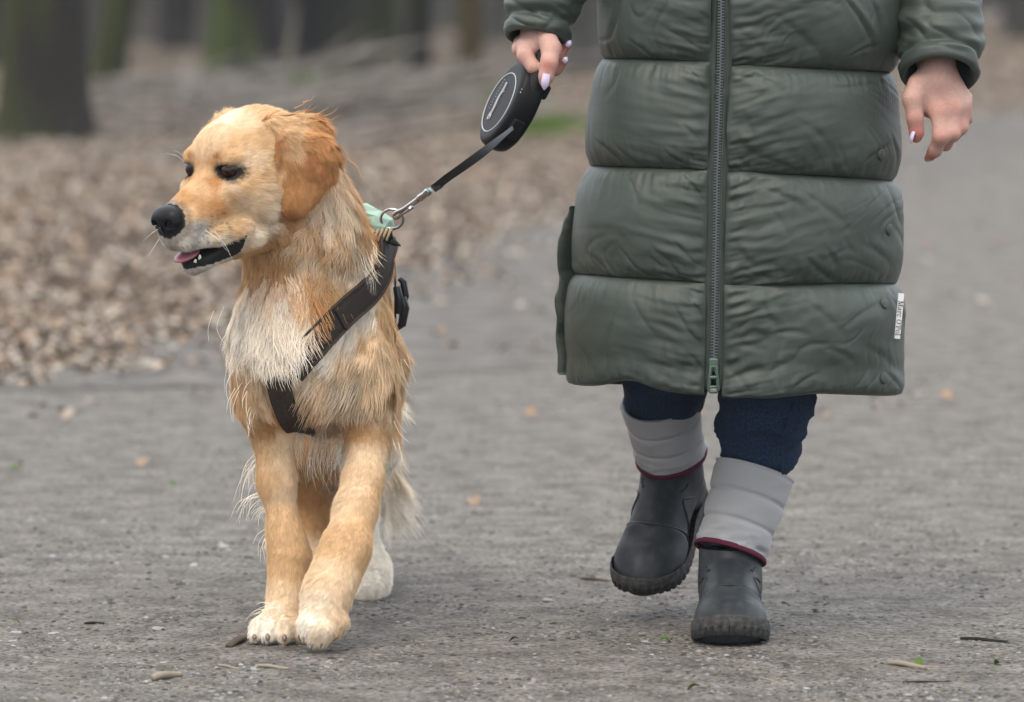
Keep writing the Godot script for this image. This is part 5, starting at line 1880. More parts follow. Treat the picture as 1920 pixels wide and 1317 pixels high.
func make_dog() -> void:
	var dog := thing("dog", "golden retriever walking in a dark brown harness, head turned aside", "dog")
	var yaw := deg_to_rad(44.0)
	var tilt := deg_to_rad(20.0)
	HO = P(390, 322, 0.10)
	var f0 := Vector3(-sin(yaw), 0, cos(yaw))
	HS = Vector3(cos(yaw), 0, sin(yaw))
	HF = f0 * cos(tilt) - Vector3.UP * sin(tilt)
	HU = Vector3.UP * cos(tilt) + f0 * sin(tilt)
	var HB := Basis(HS, HU, HF)
	make_guides()
	var field := body_prims()
	dog_field = field
	make_harness(dog)
	var body := field.net()
	# the head, on a finer grid
	var lo := Vector3.ONE * 9.0
	var hi := Vector3.ONE * -9.0
	for s in [-80.0, 80.0]:
		for u in [-150.0, 78.0]:
			for f in [-180.0, 118.0]:
				lo = lo.min(H(s, u, f))
				hi = hi.max(H(s, u, f))
	var h := Field.new(lo, hi, 0.0032, 0.0055)
	var mm := 0.001
	h.ell(H(0, -2, -80), HB, Vector3(68, 60, 86) * mm)
	h.ell(H(0, 11, -38), HB, Vector3(47, 42, 38) * mm)
	for sg in [-1, 1]:
		h.ell(H(34 * sg, 15, -12), HB, Vector3(18, 11, 13) * mm)
		h.ell(H(45 * sg, -42, -50), HB, Vector3(27, 48, 46) * mm)
		h.ell(H(38 * sg, -26, -4), HB, Vector3(19, 19, 24) * mm)
		h.chain([H(16 * sg, -42, -2), 0.031, H(13 * sg, -48, 78), 0.021])
		h.chain([H(17 * sg, -70, 80), 0.0135, H(27 * sg, -80, 34), 0.016, H(37 * sg, -82, 6), 0.017])
		h.chain([H(15 * sg, -109, 66), 0.010, H(33 * sg, -102, -16), 0.017])
	h.chain([H(0, -20, -8), 0.026, H(0, -36, 84), 0.0185])
	h.ell(H(0, -60, 88), HB, Vector3(22, 20, 15) * mm)
	h.chain([H(0, -112, 74), 0.0125, H(0, -110, 0), 0.021])
	h.chain([H(0, -95, -30), 0.040, H(0, -95, -95), 0.056])
	h.finish()
	h.cut(H(0, -95, 76), HB * Basis(Vector3(1, 0, 0), -0.05), Vector3(60, 5.5, 42) * mm, 0.004)
	for sg in [-1, 1]:
		h.cut(H(41 * sg, 1.5, 5), HB * Basis(Vector3(0, 0, 1), -0.27 * sg), Vector3(13.5, 10.2, 12) * mm, 0.003)
	var head := h.net()
	# ears: folded leather hanging beside the skull
	var en := (HS * 0.8 + HF * 0.55).normalized()
	var ey := (Vector3.UP - en * en.y).normalized()
	var EB := Basis(ey.cross(en), ey, en)
	var ears := []
	for sg in [1, -1]:
		var b := EB
		var spots := [[P(560, 250, 0.066), Vector3(0.040, 0.026, 0.013)], [P(572, 306, 0.078), Vector3(0.042, 0.044, 0.010)], [P(564, 348, 0.084), Vector3(0.034, 0.036, 0.0085)], [P(552, 384, 0.085), Vector3(0.018, 0.021, 0.0075)], [P(602, 300, 0.066), Vector3(0.022, 0.034, 0.013)], [P(535, 312, 0.088), Vector3(0.017, 0.052, 0.0085)], [P(534, 256, 0.078), Vector3(0.018, 0.022, 0.010)]]
		var root := [H(48, 34, -96), P(556, 250, 0.055)]
		if sg < 0:
			for q in spots:
				var l := local(q[0])
				q[0] = H(-l.x, l.y, l.z)
			for k in 2:
				var l := local(root[k])
				root[k] = H(-l.x, l.y, l.z)
			var n2 := (HS * -0.8 + HF * 0.55).normalized()
			var y2 := (Vector3.UP - n2 * n2.y).normalized()
			b = Basis(y2.cross(n2), y2, n2)
		lo = Vector3.ONE * 9.0
		hi = Vector3.ONE * -9.0
		for q in spots:
			lo = lo.min(q[0])
			hi = hi.max(q[0])
		var e := Field.new(lo.min(root[0]) - Vector3.ONE * 0.07, hi.max(root[0]) + Vector3.ONE * 0.07, 0.0034, 0.005)
		for q in spots:
			e.ell(q[0], b, q[1])
		e.chain([root[0], 0.013, root[1], 0.015])
		e.finish()
		ears.append(e.net())
	# paws
	var pl := paw([[P(532, 1145, -0.005), 0.025, P(517, 1168, 0.02), 0.021], [P(510, 1162, 0.015), 0.014, P(486, 1178, 0.035), 0.0125, P(478, 1192, 0.045), 0.0095], [P(516, 1162, 0.02), 0.014, P(506, 1178, 0.047), 0.0125, P(502, 1193, 0.057), 0.0095], [P(526, 1162, 0.02), 0.014, P(533, 1178, 0.049), 0.0135, P(533, 1193, 0.059), 0.0105], [P(540, 1162, 0.015), 0.014, P(557, 1178, 0.038), 0.013, P(561, 1192, 0.046), 0.0095]], 0.003)
	var pr := paw([[P(612, 1110, 0.10), 0.029, P(606, 1148, 0.118), 0.029], [P(596, 1140, 0.12), 0.016, P(578, 1170, 0.135), 0.0135, P(574, 1190, 0.138), 0.0085], [P(604, 1150, 0.125), 0.016, P(593, 1182, 0.145), 0.0135, P(588, 1203, 0.147), 0.0085], [P(614, 1150, 0.125), 0.016, P(611, 1180, 0.142), 0.0135, P(606, 1202, 0.144), 0.0085], [P(624, 1140, 0.115), 0.016, P(634, 1168, 0.125), 0.0135, P(630, 1188, 0.127), 0.0085]], 0.003)
	# colour the skin, gather everything into one body
	var whole := Shape.new()
	var pieces := [[body, g_body, 0], [head, g_head, 1], [ears[0], g_ear, 2], [ears[1], g_ear, 2], [pl, g_body, 3], [pr, g_body, 3]]
	for pc in pieces:
		var s: Shape = pc[0]
		var g: Guides = pc[1]
		for k in s.v.size():
			g.ask(s.v[k])
			var c := g.color * 0.8
			if pc[2] == 1:
				var paint := face_paint(local(s.v[k]))
				c = c.lerp(paint[0], paint[1])
			s.c.append(c)
		whole.add(s)
	var skin := mat("dog_skin", Color.WHITE, 0.7, 0.3)
	skin.vertex_color_use_as_albedo = true
	put("body", whole.mesh(), skin, dog)
	# the coat of hair
	var r := RandomNumberGenerator.new()
	r.seed = 2024
	var bins := []
	for k in 12:
		bins.append(Fur.new())
	for pc in pieces:
		comb(pc[0], pc[1], pc[2], [15.0, 13.0, 12.0, 12.0][pc[2]], bins, r)
	overlay(bins, r)
	var fm := mat("dog_hair", Color.WHITE, 0.55, 0.25)
	fm.vertex_color_use_as_albedo = true
	fm.backlight_enabled = true
	fm.backlight = Color(0.5, 0.5, 0.5)
	var total := 0
	for k in 12:
		var bin: Fur = bins[k]
		if bin.t.is_empty():
			continue
		var many := MultiMesh.new()
		many.transform_format = MultiMesh.TRANSFORM_3D
		many.use_colors = true
		var kind := k / 3
		many.mesh = tuft([40, 36, 34, 18][kind], 300 + k, [0.0, 0.55, 1.0, 0.0][kind], [0.0092, 0.0088, 0.0088, 0.0165][kind], [0.3, 0.27, 0.22, 0.32][kind], [0.17, 0.17, 0.17, 0.12][kind], [0.18, 0.18, 0.18, 0.2][kind])
		many.instance_count = bin.t.size()
		for j in bin.t.size():
			many.set_instance_transform(j, bin.t[j])
			many.set_instance_color(j, bin.c[j])
		total += bin.t.size()
		var o := MultiMeshInstance3D.new()
		o.name = "hair"
		o.multimesh = many
		o.material_override = fm
		dog.add_child(o, true)
		o.set_meta("kind", "stuff")
	print("tufts ", total)
	make_face(dog, HB)
	make_wisps(dog, fm)

func make_face(dog: Node3D, HB: Basis) -> void:
	var X := Transform3D(HB * Basis().scaled(Vector3.ONE * 0.001), HO)
	var n := Field.new(Vector3(-32, -70, 70), Vector3(32, -8, 120), 1.2, 2.4)
	n.ell(Vector3(0, -28, 95), Basis(Vector3(1, 0, 0), 0.3), Vector3(26, 13, 16))
	n.ell(Vector3(0, -44, 97), Basis(), Vector3(16, 14, 12))
	for sg in [-1, 1]:
		n.ell(Vector3(17 * sg, -37, 98), Basis(), Vector3(10, 11, 11))
	n.finish()
	for sg in [-1, 1]:
		n.cut(Vector3(13 * sg, -37, 110), Basis(Vector3(0, 0, 1), 0.5 * sg), Vector3(8.5, 6.2, 12), 1.4)
		n.cut(Vector3(21 * sg, -42, 105), Basis(Vector3(0, 0, 1), 0.3 * sg), Vector3(8, 2.2, 11), 1.2)
	n.cut(Vector3(0, -48, 110), Basis(), Vector3(1.2, 14, 5), 1.2)
	var nm := mat("nose_leather", lin(0.008, 0.008, 0.0095), 0.36, 0.27)
	nm.heightmap_enabled = true
	nm.heightmap_texture = noise_tex(0.09, 66, 3, [], 256, false, FastNoiseLite.TYPE_CELLULAR)
	nm.heightmap_scale = 0.05
	nm.uv1_triplanar = true
	nm.uv1_scale = Vector3.ONE * 24.0
	var ns := Shape.new()
	ns.add(n.net(), X)
	put("nose", ns.mesh(), nm, dog)
	var em := mat("eye_brown", Color.WHITE, 0.05, 0.42)
	em.vertex_color_use_as_albedo = true
	for sg in [1, -1]:
		var e := Shape.new()
		var gaze: Vector3 = (HS * 0.42 * sg + HF * 0.9 + HU * -0.15).normalized()
		for a in 28:
			for b in 40:
				var th := PI * a / 27.0
				var d := Vector3(sin(th) * cos(TAU * b / 40.0), cos(th), sin(th) * sin(TAU * b / 40.0))
				var off := acos(clampf(d.dot(gaze), -1.0, 1.0))
				e.v.append(d * (0.0145 + 0.0009 * exp(-pow(off / 0.5, 2.0))))
				e.c.append(Color(0.004, 0.003, 0.003) if off < 0.30 else (Color(0.026, 0.0105, 0.0045) if off < 0.66 else (Color(0.012, 0.007, 0.005) if off < 0.8 else Color(0.012, 0.009, 0.008))))
		e.grid(28, 40, 0, true, true)
		var o := put("eye", e.mesh(), em, dog)
		o.position = H(36 * sg, 0.5, -10.3)
	var tm := mat("tongue_skin", lin(0.33, 0.11, 0.135), 0.38, 0.5)
	var tg := Field.new(Vector3(-34, -112, 20), Vector3(30, -78, 112), 1.6, 3.0)
	tg.ell(Vector3(-4, -97, 76), Basis(Vector3(1, 0, 0), 0.1), Vector3(18, 5, 21))
	tg.finish()
	tg.cut(Vector3(-3, -88, 80), Basis(), Vector3(2.0, 4.0, 30), 2.5)
	var ts := Shape.new()
	ts.add(tg.net(), X)
	put("tongue", ts.mesh(), tm, dog)
	var tooth := mat("tooth_enamel", lin(0.72, 0.68, 0.58), 0.3, 0.5)
	for q in [[17, -104, 73, 7.0, 2.7], [15, -105, 81, 4.0, 2.2]]:
		put("tooth", tube([H(q[0], q[1], q[2]), H(q[0] + 1, q[1] + q[3] * 0.6, q[2] - 1), H(q[0] + 1, q[1] + q[3], q[2] - 2)], [q[4] * 0.001, q[4] * 0.0008, 0.0008], 8).mesh(), tooth, dog)
	var cm := mat("claw_horn", lin(0.16, 0.12, 0.09), 0.4, 0.5)
	for q in [[478, 1193, 0.053, -2, 9], [502, 1194, 0.066, -1, 9], [533, 1195, 0.069, 0, 9], [562, 1193, 0.054, 1, 9], [573, 1193, 0.143, -3, 13], [586, 1205, 0.152, -3, 12], [604, 1204, 0.149, -3, 12], [628, 1190, 0.132, -3, 13]]:
		put("claw", tube([P(q[0], q[1] - 5, q[2] - 0.005), P(q[0] + q[3] * 0.5, q[1] + q[4] * 0.4, q[2] + 0.003), P(q[0] + q[3], q[1] + q[4], q[2] + 0.002)], [0.0042, 0.0034, 0.0008], 8).mesh(), cm, dog)

# long loose hairs: whiskers, leg feathering, the tail's fringe
func make_wisps(dog: Node3D, fm: Material) -> void:
	var r := RandomNumberGenerator.new()
	r.seed = 88
	var s := Shape.new()
	for q in [[384, 432, 424, 470], [402, 434, 440, 498], [296, 430, 268, 452], [300, 445, 278, 480], [345, 304, 312, 288], [347, 302, 325, 282], [420, 292, 405, 262]]:
		var a := P(q[0], q[1], 0.2 if q[0] > 350 else 0.17)
		var b := P(q[2], q[3], 0.22 if q[0] > 350 else 0.19)
		s.add(tube(spline([a, a.lerp(b, 0.5) + Vector3(0.002, 0.003, 0.004), b], 5), [0.0002, 0.0002, 0.0002, 0.0002, 0.00025, 0.0002, 0.0002, 0.00015, 0.0001, 0.0001], 4))
	tag_kind(put("whiskers", s.mesh(), mat("whisker_white", lin(0.85, 0.82, 0.76), 0.4, 0.4), dog), "stuff")
	s = Shape.new()
	# root, tip, depth, how many, scatter
	for q in [
		[492, 860, 462, 935, -0.09, 16, 8, 0.35], [500, 930, 448, 972, -0.08, 14, 9, 0.5], [500, 960, 470, 985, -0.07, 8, 7, 0.4], [505, 1000, 487, 1045, -0.05, 8, 5, 0.3],
		[452, 690, 440, 740, 0.0, 8, 14, 0.25], [462, 740, 452, 795, -0.01, 7, 12, 0.25], [472, 780, 463, 825, -0.03, 8, 8, 0.25],
		[712, 920, 772, 955, -0.85, 26, 10, -0.6], [714, 945, 765, 985, -0.85, 24, 10, -0.6], [708, 960, 735, 1000, -0.85, 14, 9, -0.4], [705, 900, 745, 935, -0.85, 14, 9, -0.6],
		[728, 780, 744, 815, -0.07, 8, 14, 0.2], [735, 830, 745, 862, -0.08, 10, 12, 0.2], [745, 690, 756, 730, -0.1, 12, 16, 0.1],
		[590, 830, 592, 900, -0.15, 26, 16, 0.2], [610, 835, 608, 905, -0.17, 20, 12, 0.2], [560, 815, 566, 870, -0.12, 16, 10, 0.2], [635, 850, 622, 915, -0.2, 10, 6, 0.3],
		[560, 212, 584, 198, 0.05, 7, 12, 0.3], [600, 235, 628, 222, 0.04, 10, 10, 0.2], [625, 290, 645, 325, 0.05, 12, 10, -0.2],
		[640, 370, 652, 395, -0.03, 10, 8, 0.1], [700, 470, 716, 500, -0.05, 14, 8, 0.2], [690, 480, 705, 520, -0.03, 12, 8, 0.2], [540, 650, 545, 700, 0.06, 22, 22, 0.3],  [440, 600, 432, 650, 0.02, 5, 18, 0.3], [700, 1060, 712, 1085, -0.55, 10, 6, 0.2], [500, 1150, 470, 1165, 0.03, 8, 8, 0.3],
	]:
		for k in q[5]:
			var a := P(q[0] + r.randfn(0, q[6]), q[1] + r.randfn(0, q[6]), q[4] + r.randfn(0, 0.008))
			var d: Vector3 = (P(q[2], q[3], q[4]) - P(q[0], q[1], q[4]))
			d = d * r.randf_range(0.6, 1.15) + Vector3(r.randfn(0, 1), r.randfn(0, 1), r.randfn(0, 0.6)) * d.length() * 0.13
			var b := a + d
			var sd: Vector3 = d.cross(Vector3(0, 0, 1)) * q[7] * r.randf_range(0.5, 1.4)
			var pts := spline([a - d * 0.2, a.lerp(b, 0.45) + sd * 0.5, b + sd * r.randf_range(-0.3, 0.1)], 6)
			var w := r.randf_range(0.00022, 0.00055)
			var first := s.v.size()
			var m: int = pts.size()
			for j in m:
				var t := float(j) / (m - 1)
				var dir: Vector3 = (pts[mini(j + 1, m - 1)] - pts[maxi(j - 1, 0)]).normalized()
				var x := dir.cross(Vector3(0.2, 0.1, 1)).normalized() * w * pow(1.0 - t, 0.6)
				for e in [-1.0, 1.0]:
					s.v.append(pts[j] + x * e)
					s.n.append((Vector3(0, 0.25, 1) + x.normalized() * e * 0.5).normalized())
					var c: Color = PAL["W"] if q[1] > 690 or q[0] < 470 else (PAL["O"] if q[1] < 330 and q[0] > 520 else PAL["C"])
					s.c.append(c)
			s.grid(m, 2, first, false, false)
	tag_kind(put("long_hairs", s.mesh(), fm, dog), "stuff")

# a webbing band laid over the coat
func band(pts: Array, half: float, off: float, thick: float, m: Material, called: String, parent: Node3D, closed := false) -> Array:
	var on := []
	var nn := []
	for p in pts:
		on.append(p)
	var s := Shape.new()
	var n := pts.size()
	for k in n:
		nn.append(dog_field.grad(pts[k]))
	for pass_ in 3:
		for k in range(1, n - 1):
			nn[k] = (nn[k - 1] + nn[k] + nn[k + 1]).normalized()
			on[k] = (on[k - 1] + on[k] * 2.0 + on[k + 1]) / 4.0
	for k in n:
		var d: Vector3 = (on[(k + 1) % n if closed else mini(k + 1, n - 1)] - on[(k - 1 + n) % n if closed else maxi(k - 1, 0)]).normalized()
		var x: Vector3 = d.cross(nn[k]).normalized()
		var o: Vector3 = on[k] + nn[k] * off
		for e in [[-1.0, 0.0], [-1.0, 0.7], [-0.93, 1.0], [-0.4, 1.05], [0.4, 1.05], [0.93, 1.0], [1.0, 0.7], [1.0, 0.0]]:
			s.v.append(o + x * half * e[0] + nn[k] * thick * e[1])
	s.grid(n, 8, 0, true, true)
	if closed:
		for c in 8:
			var a := (n - 1) * 8 + c
			var b := (n - 1) * 8 + (c + 1) % 8
			s.i.append_array([a, c, b, b, c, (c + 1) % 8])
	put(called, s.mesh(), m, parent)
	return on

func make_harness(dog: Node3D) -> void:
	var hs := holder("harness", dog)
	var suede := mat("harness_cloth", Color.WHITE, 0.85, 0.25)
	suede.albedo_texture = noise_tex(0.05, 55, 5, [0.3, lin(0.034, 0.025, 0.020), 0.6, lin(0.046, 0.035, 0.029), 0.85, lin(0.065, 0.052, 0.045)], 512)
	suede.uv1_triplanar = true
	suede.uv1_scale = Vector3.ONE * 7.0
	var web := mat("harness_webbing", lin(0.026, 0.021, 0.018), 0.7, 0.3)
	var plastic := mat("buckle_plastic", lin(0.014, 0.016, 0.02), 0.3, 0.5)
	var up := []
	for q in [[640, 446], [690, 450], [710, 478], [706, 510], [684, 544], [647, 575], [610, 612], [577, 650], [550, 684]]:
		var p := P(q[0], q[1], -0.05)
		if q[0] == 640 or q[0] == 690:
			up.append(dog_field.onto(P(q[0] + 14, q[1] - 4, -0.2)))
		else:
			up.append(dog_field.front(p, 0.0))
	up = spline(up, 6)
	straps.append([band(up, 0.0215, 0.009, 0.0035, suede, "shoulder_strap", hs), 0.0215, 0.007])
	var a := []
	var b := []
	for k in range(10, up.size() - 6):
		a.append(up[k])
	band(a, 0.0125, 0.0126, 0.0016, web, "webbing", hs)
	for sg in [-1.0, 1.0]:
		var e := []
		for k in range(6, up.size()):
			var d: Vector3 = (up[mini(k + 1, up.size() - 1)] - up[k - 1]).normalized()
			e.append(up[k] + d.cross(dog_field.grad(up[k])).normalized() * 0.020 * sg + dog_field.grad(up[k]) * 0.0125)
		put("piping", tube(e, [0.0021], 6).mesh(), suede, hs)
	var kp: Vector3 = up[33]
	var kn := dog_field.grad(kp)
	var kd: Vector3 = (up[35] - up[31]).normalized()
	put("keeper_loop", rounded_box(Vector3(0.006, 0.034, 0.004), 0.0015).mesh(), web, hs).transform = Transform3D(Basis(kd, kn.cross(kd).normalized(), kn), kp + kn * 0.0155)
	var down := []
	for q in [[528, 678], [527, 700], [530, 730], [540, 765], [552, 795], [566, 822]]:
		down.append(dog_field.front(P(q[0], q[1], 0.0), 0.0))
	down = spline(down, 5)
	straps.append([band(down, 0.0185, 0.008, 0.0035, suede, "breast_strap", hs), 0.0195, 0.015])
	var ring := []
	for k in 40:
		var w := TAU * k / 40.0
		ring.append(dog_field.onto(P(610, 610, -0.30) + Vector3(cos(w) * 0.11, sin(w) * 0.165, 0)))
	straps.append([band(ring, 0.0165, 0.008, 0.003, suede, "girth_strap", hs, true), 0.017, 0.006])
	var saddle := []
	for q in [-0.15, -0.2, -0.25, -0.31]:
		saddle.append(dog_field.onto(P(690, 440, q)))
	straps.append([band(spline(saddle, 5), 0.02, 0.009, 0.003, suede, "back_strap", hs), 0.02, 0.006])
	# side-release buckle standing off the flank
	var at := P(754, 562, -0.28)
	var bx := Shape.new()
	bx.add(tube([at + Vector3(-0.004, 0.032, 0), at + Vector3(0.002, 0.026, 0), at + Vector3(0.0045, 0.005, 0), at + Vector3(0.003, -0.004, 0)], [0.0045, 0.0055, 0.006, 0.005], 10))
	bx.add(tube([at + Vector3(0.001, 0.004, 0.012), at + Vector3(0.004, -0.012, 0.012), at + Vector3(0.0, -0.036, 0.008), at + Vector3(-0.008, -0.044, 0.004)], [0.006, 0.0075, 0.0065, 0.003], 10))
	bx.add(tube([at + Vector3(-0.008, 0.02, 0.014), at + Vector3(-0.004, 0.0, 0.016), at + Vector3(-0.006, -0.02, 0.014)], [0.006, 0.007, 0.005], 10))
	put("buckle", bx.mesh(), plastic, hs)

func make_leash() -> void:
	var steel := mat("polished_steel", lin(0.42, 0.43, 0.45), 0.2, 0.5, 0.95)
	var black := mat("leash_plastic", lin(0.006, 0.0063, 0.007), 0.40, 0.24)
	var soft := mat("leash_grip_rubber", lin(0.012, 0.0125, 0.0135), 0.6, 0.3)
	var grey := mat("leash_print", lin(0.34, 0.34, 0.36), 0.5, 0.4)
	var tape_m := mat("leash_tape", lin(0.011, 0.014, 0.018), 0.5, 0.45)
	var leash := thing("retractable_leash", "black flat-cased retractable dog lead held in the woman's fist, clipped to the dog's harness ring", "leash")
	# the case: long way up the grip, its round face to the dog's side, its rim to the camera
	var A := Vector3(0.47, 0.88, 0.08).normalized()
	var N := Vector3(-0.84, 0.42, 0.33)
	N = (N - A * N.dot(A)).normalized()
	var B := A.cross(N).normalized()
	if B.z < 0.0:
		B = -B
	var c := P(961, 199, -0.03)
	var s := Shape.new()
	var per := 64
	var prof := [[-0.0195, 0.0], [-0.0195, 0.78], [-0.0185, 0.88], [-0.015, 0.955], [-0.008, 0.993], [0.0, 1.0], [0.008, 0.993], [0.015, 0.955], [0.0185, 0.88], [0.0195, 0.78], [0.0195, 0.0]]
	for q in prof:
		for k in per:
			var w := TAU * k / per
			var rr := 1.0 + 0.05 * cos(2.0 * w)
			s.v.append(c + N * q[0] + (A * cos(w) * 0.066 + B * sin(w) * 0.060) * q[1] * rr)
	s.grid(prof.size(), per, 0, true, false)
	s.smooth()
	if s.n[per * 5].dot(s.v[per * 5] - c) < 0.0:
		for q in range(0, s.i.size(), 3):
			var tmp := s.i[q]
			s.i[q] = s.i[q + 1]
			s.i[q + 1] = tmp
		s.smooth()
	put("case", s.mesh(), black, leash)
	var hp := []
	for q in [[0.03, -0.042], [0.06, -0.040], [0.083, -0.024], [0.092, -0.004], [0.085, 0.016], [0.066, 0.028], [0.045, 0.036], [0.02, 0.040]]:
		hp.append(c + A * q[0] + B * q[1])
	put("grip", tube(spline(hp, 6), [0.0105], 14, 0.0, false, 1.0).mesh(), soft, leash)
	put("brake_button", rounded_box(Vector3(0.014, 0.022, 0.012), 0.004).mesh(), black, leash).transform = Transform3D(Basis(N, A, B), P(1020, 172, -0.002))
	put("tape_mouth", rounded_box(Vector3(0.02, 0.03, 0.012), 0.004).mesh(), black, leash).transform = Transform3D(Basis(N, A, B), c + B * 0.054 - A * 0.022)
	var rg := []
	for k in 60:
		var w := TAU * k / 60.0
		rg.append(c + N * 0.0195 + A * (cos(w) * 0.046 - 0.004) + B * (sin(w) * 0.044 - 0.004))
	put("face_ring", tube(rg, [0.0011], 6, 0.0, true).mesh(), grey, leash)
	# the white printed mark: a long leaping hound, and the tiny lettering beside it
	var F0 := c + N * 0.0197 + A * -0.004 + B * -0.012
	var mark := Shape.new()
	for q in [[[-0.026, 0.001], [-0.012, 0.002], [0.004, -0.001], [0.020, 0.001], [0.030, 0.0005], 0.0021], [[-0.018, 0.000], [-0.024, 0.0045], [-0.029, 0.004], 0.0013], [[-0.020, -0.002], [-0.026, -0.003], [-0.031, -0.001], 0.0013], [[0.012, 0.001], [0.017, 0.005], [0.018, 0.007], 0.0009]]:
		var pts := []
		var rad: float = q[-1]
		for k in q.size() - 1:
			pts.append(F0 + A * q[k][0] + B * q[k][1])
		mark.add(tube(spline(pts, 4), [rad], 6))
	put("printed_mark", mark.mesh(), grey, leash)
	mark = Shape.new()
	for k in 11:
		var p := c + N * 0.0197 + A * (0.026 - k * 0.0046) + B * -0.030
		mark.add(tube([p, p + B * (0.0022 if k % 3 else 0.0034)], [0.0005], 4))
	for k in 6:
		var p := c + N * 0.0165 + A * (0.030 - k * 0.0058) + B * 0.046
		mark.add(tube(spline([p + A * 0.003, p - B * 0.004 + A * 0.001, p - A * 0.002 + B * 0.002], 3), [0.0009], 5))
	put("printed_lettering", mark.mesh(), grey, leash)
	# tape, twisted once on its way to the dog
	var path := spline([P(962, 240, 0.045), P(940, 258, 0.04), P(908, 284, 0.03), P(868, 313, 0.0), P(838, 334, -0.03), P(818, 350, -0.06)], 8)
	var tp := Shape.new()
	for k in path.size():
		var t := float(k) / (path.size() - 1)
		var d: Vector3 = (path[mini(k + 1, path.size() - 1)] - path[maxi(k - 1, 0)]).normalized()
		var x := d.cross(Vector3(0, 0, 1)).normalized().rotated(d, lerpf(1.15, -0.35, smoothstep(0.05, 0.75, t)))
		var z := x.cross(d)
		for e in [[-1, -1], [1, -1], [1, 1], [-1, 1]]:
			tp.v.append(path[k] + x * e[0] * 0.0062 + z * e[1] * 0.0006)
	tp.grid(path.size(), 4, 0, true, true)
	put("tape", tp.mesh(), tape_m, leash)
	var d1 := (P(800, 362, -0.085) - P(820, 349, -0.06)).normalized()
	var sd := d1.cross(Vector3(0, 0, 1)).normalized()
	put("tape_sleeve", rounded_box(Vector3(0.013, 0.02, 0.005), 0.0015).mesh(), mat("sleeve_plastic", lin(0.03, 0.04, 0.05), 0.4, 0.5), leash).transform = Transform3D(Basis(sd, d1, sd.cross(d1)), P(819, 349, -0.061))
	put("green_stitching", tube([P(812, 362, -0.062), P(800, 353, -0.062)], [0.0011], 5).mesh(), mat("green_thread", lin(0.10, 0.35, 0.28), 0.7, 0.3), leash)
	var eye_ := P(797, 364, -0.088)
	put("swivel", tube([P(806, 357, -0.08), P(801, 361, -0.084), eye_, P(788, 371, -0.093), P(783, 375, -0.096)], [0.0045, 0.0062, 0.0048, 0.0058, 0.004], 12).mesh(), steel, leash)
	var hook := tube(spline([P(786, 373, -0.095), P(770, 384, -0.103), P(756, 393, -0.11), P(744, 398, -0.116), P(738, 404, -0.12), P(742, 409, -0.12), P(750, 405, -0.116), P(757, 398, -0.112)], 5), spline1([0.0046, 0.0040, 0.0034, 0.003, 0.003, 0.0028, 0.0026, 0.002], 5), 10)
	hook.add(tube([P(775, 388, -0.098), P(762, 397, -0.104), P(752, 403, -0.112)], [0.0024, 0.0022, 0.0018], 8))
	hook.add(tube([P(772, 388, -0.094), P(767, 393, -0.092)], [0.0026, 0.003], 8))
	put("snap_hook", hook.mesh(), steel, leash)
	var rp := []
	for k in 40:
		var w := TAU * k / 40.0
		rp.append(P(735, 411, -0.135) + Vector3(cos(w) * 0.0165, sin(w) * 0.0145, cos(w) * 0.004 + sin(w) * 0.006))
	put("harness_ring", tube(rp, [0.0021], 10, 0.0, true).mesh(), steel, dog_part("harness"))
	# mint bag holder and the frilled tag on the harness top
	var mint := mat("mint_plastic", lin(0.28, 0.42, 0.36), 0.5, 0.4)
	var pod := thing("bag_dispenser", "small faceted mint green bag holder sitting on top of the dog's harness", "bag holder", P(703, 417, -0.16))
	var fs := Shape.new()
	var ax := Vector3(0.78, -0.48, 0.2).normalized()
	var az := Vector3(0.1, 0.5, 0.85)
	az = (az - ax * az.dot(ax)).normalized()
	var ay := az.cross(ax)
	var ringsv := []
	for q in [[-0.034, 0.010], [-0.026, 0.0175], [0.0, 0.0205], [0.02, 0.0185], [0.028, 0.011]]:
		var row := []
		for k in 8:
			var w := TAU * (k + (0.5 if ringsv.size() % 2 else 0.0)) / 8.0
			row.append(ax * q[0] + ay * cos(w) * q[1] + az * sin(w) * q[1])
		ringsv.append(row)
	for k in 4:
		for j in 8:
			var o0: Vector3 = ringsv[k][j]
			var o1: Vector3 = ringsv[k][(j + 1) % 8]
			var o2: Vector3 = ringsv[k + 1][j]
			var o3: Vector3 = ringsv[k + 1][(j + 1) % 8]
			for t in [[o0, o1, o2], [o1, o3, o2]]:
				flat_tri(fs, t[0], t[1], t[2])
	for j in 8:
		flat_tri(fs, ringsv[0][(j + 1) % 8], ringsv[0][j], ax * -0.036)
		flat_tri(fs, ringsv[4][j], ringsv[4][(j + 1) % 8], ax * 0.030)
	put("shell", fs.mesh(), mint, pod)
	var tagt := thing("frilled_tag", "small beige and black frilled rubber tag hanging under the mint green holder", "tag", P(720, 440, -0.12))
	for k in 4:
		var p := Vector3(-0.012 + k * 0.0065, -0.003 + k * 0.001, 0.002 * k)
		put("frill", tube([p + Vector3(0.004, 0.010, 0), p + Vector3(0.0, 0.002, 0.003), p + Vector3(-0.004, -0.008, 0)], [0.0024, 0.002, 0.0018], 8).mesh(), mat("frill_beige", lin(0.40, 0.30, 0.19), 0.6, 0.3) if k == 0 else M.frill_beige, tagt)
	put("core", tube([Vector3(-0.014, -0.004, -0.003), Vector3(0.012, 0.001, -0.003)], [0.008], 10).mesh(), mat("tag_black", lin(0.02, 0.018, 0.016), 0.6, 0.4), tagt)
	put("tip", tube([Vector3(0.008, -0.008, -0.004), Vector3(0.016, -0.013, -0.006), Vector3(0.024, -0.017, -0.008)], [0.006, 0.0045, 0.001], 8).mesh(), M.tag_black, tagt)

func dog_part(called: String) -> Node3D:
	return get_node("dog/" + called)

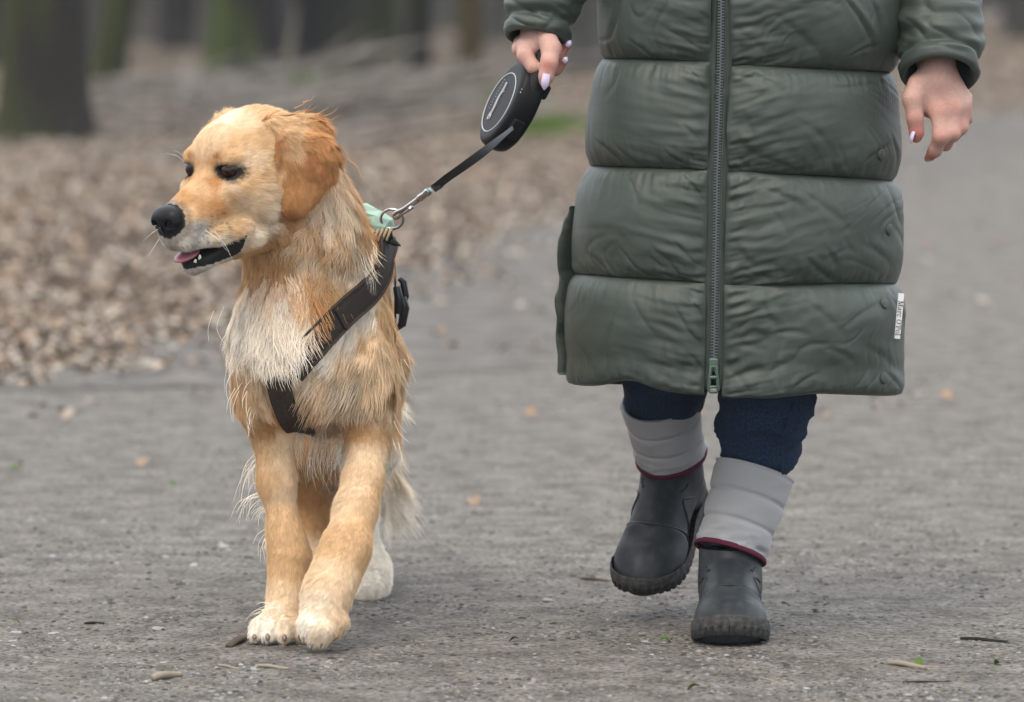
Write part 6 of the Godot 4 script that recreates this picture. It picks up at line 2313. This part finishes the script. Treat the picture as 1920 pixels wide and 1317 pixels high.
func flat_tri(s: Shape, a: Vector3, b: Vector3, c: Vector3) -> void:
	var n := (b - a).cross(c - a).normalized()
	if n.dot(a + b + c) < 0.0:
		var t := b
		b = c
		c = t
		n = -n
	for p in [a, b, c]:
		s.i.append(s.v.size())
		s.v.append(p)
		s.n.append(n)
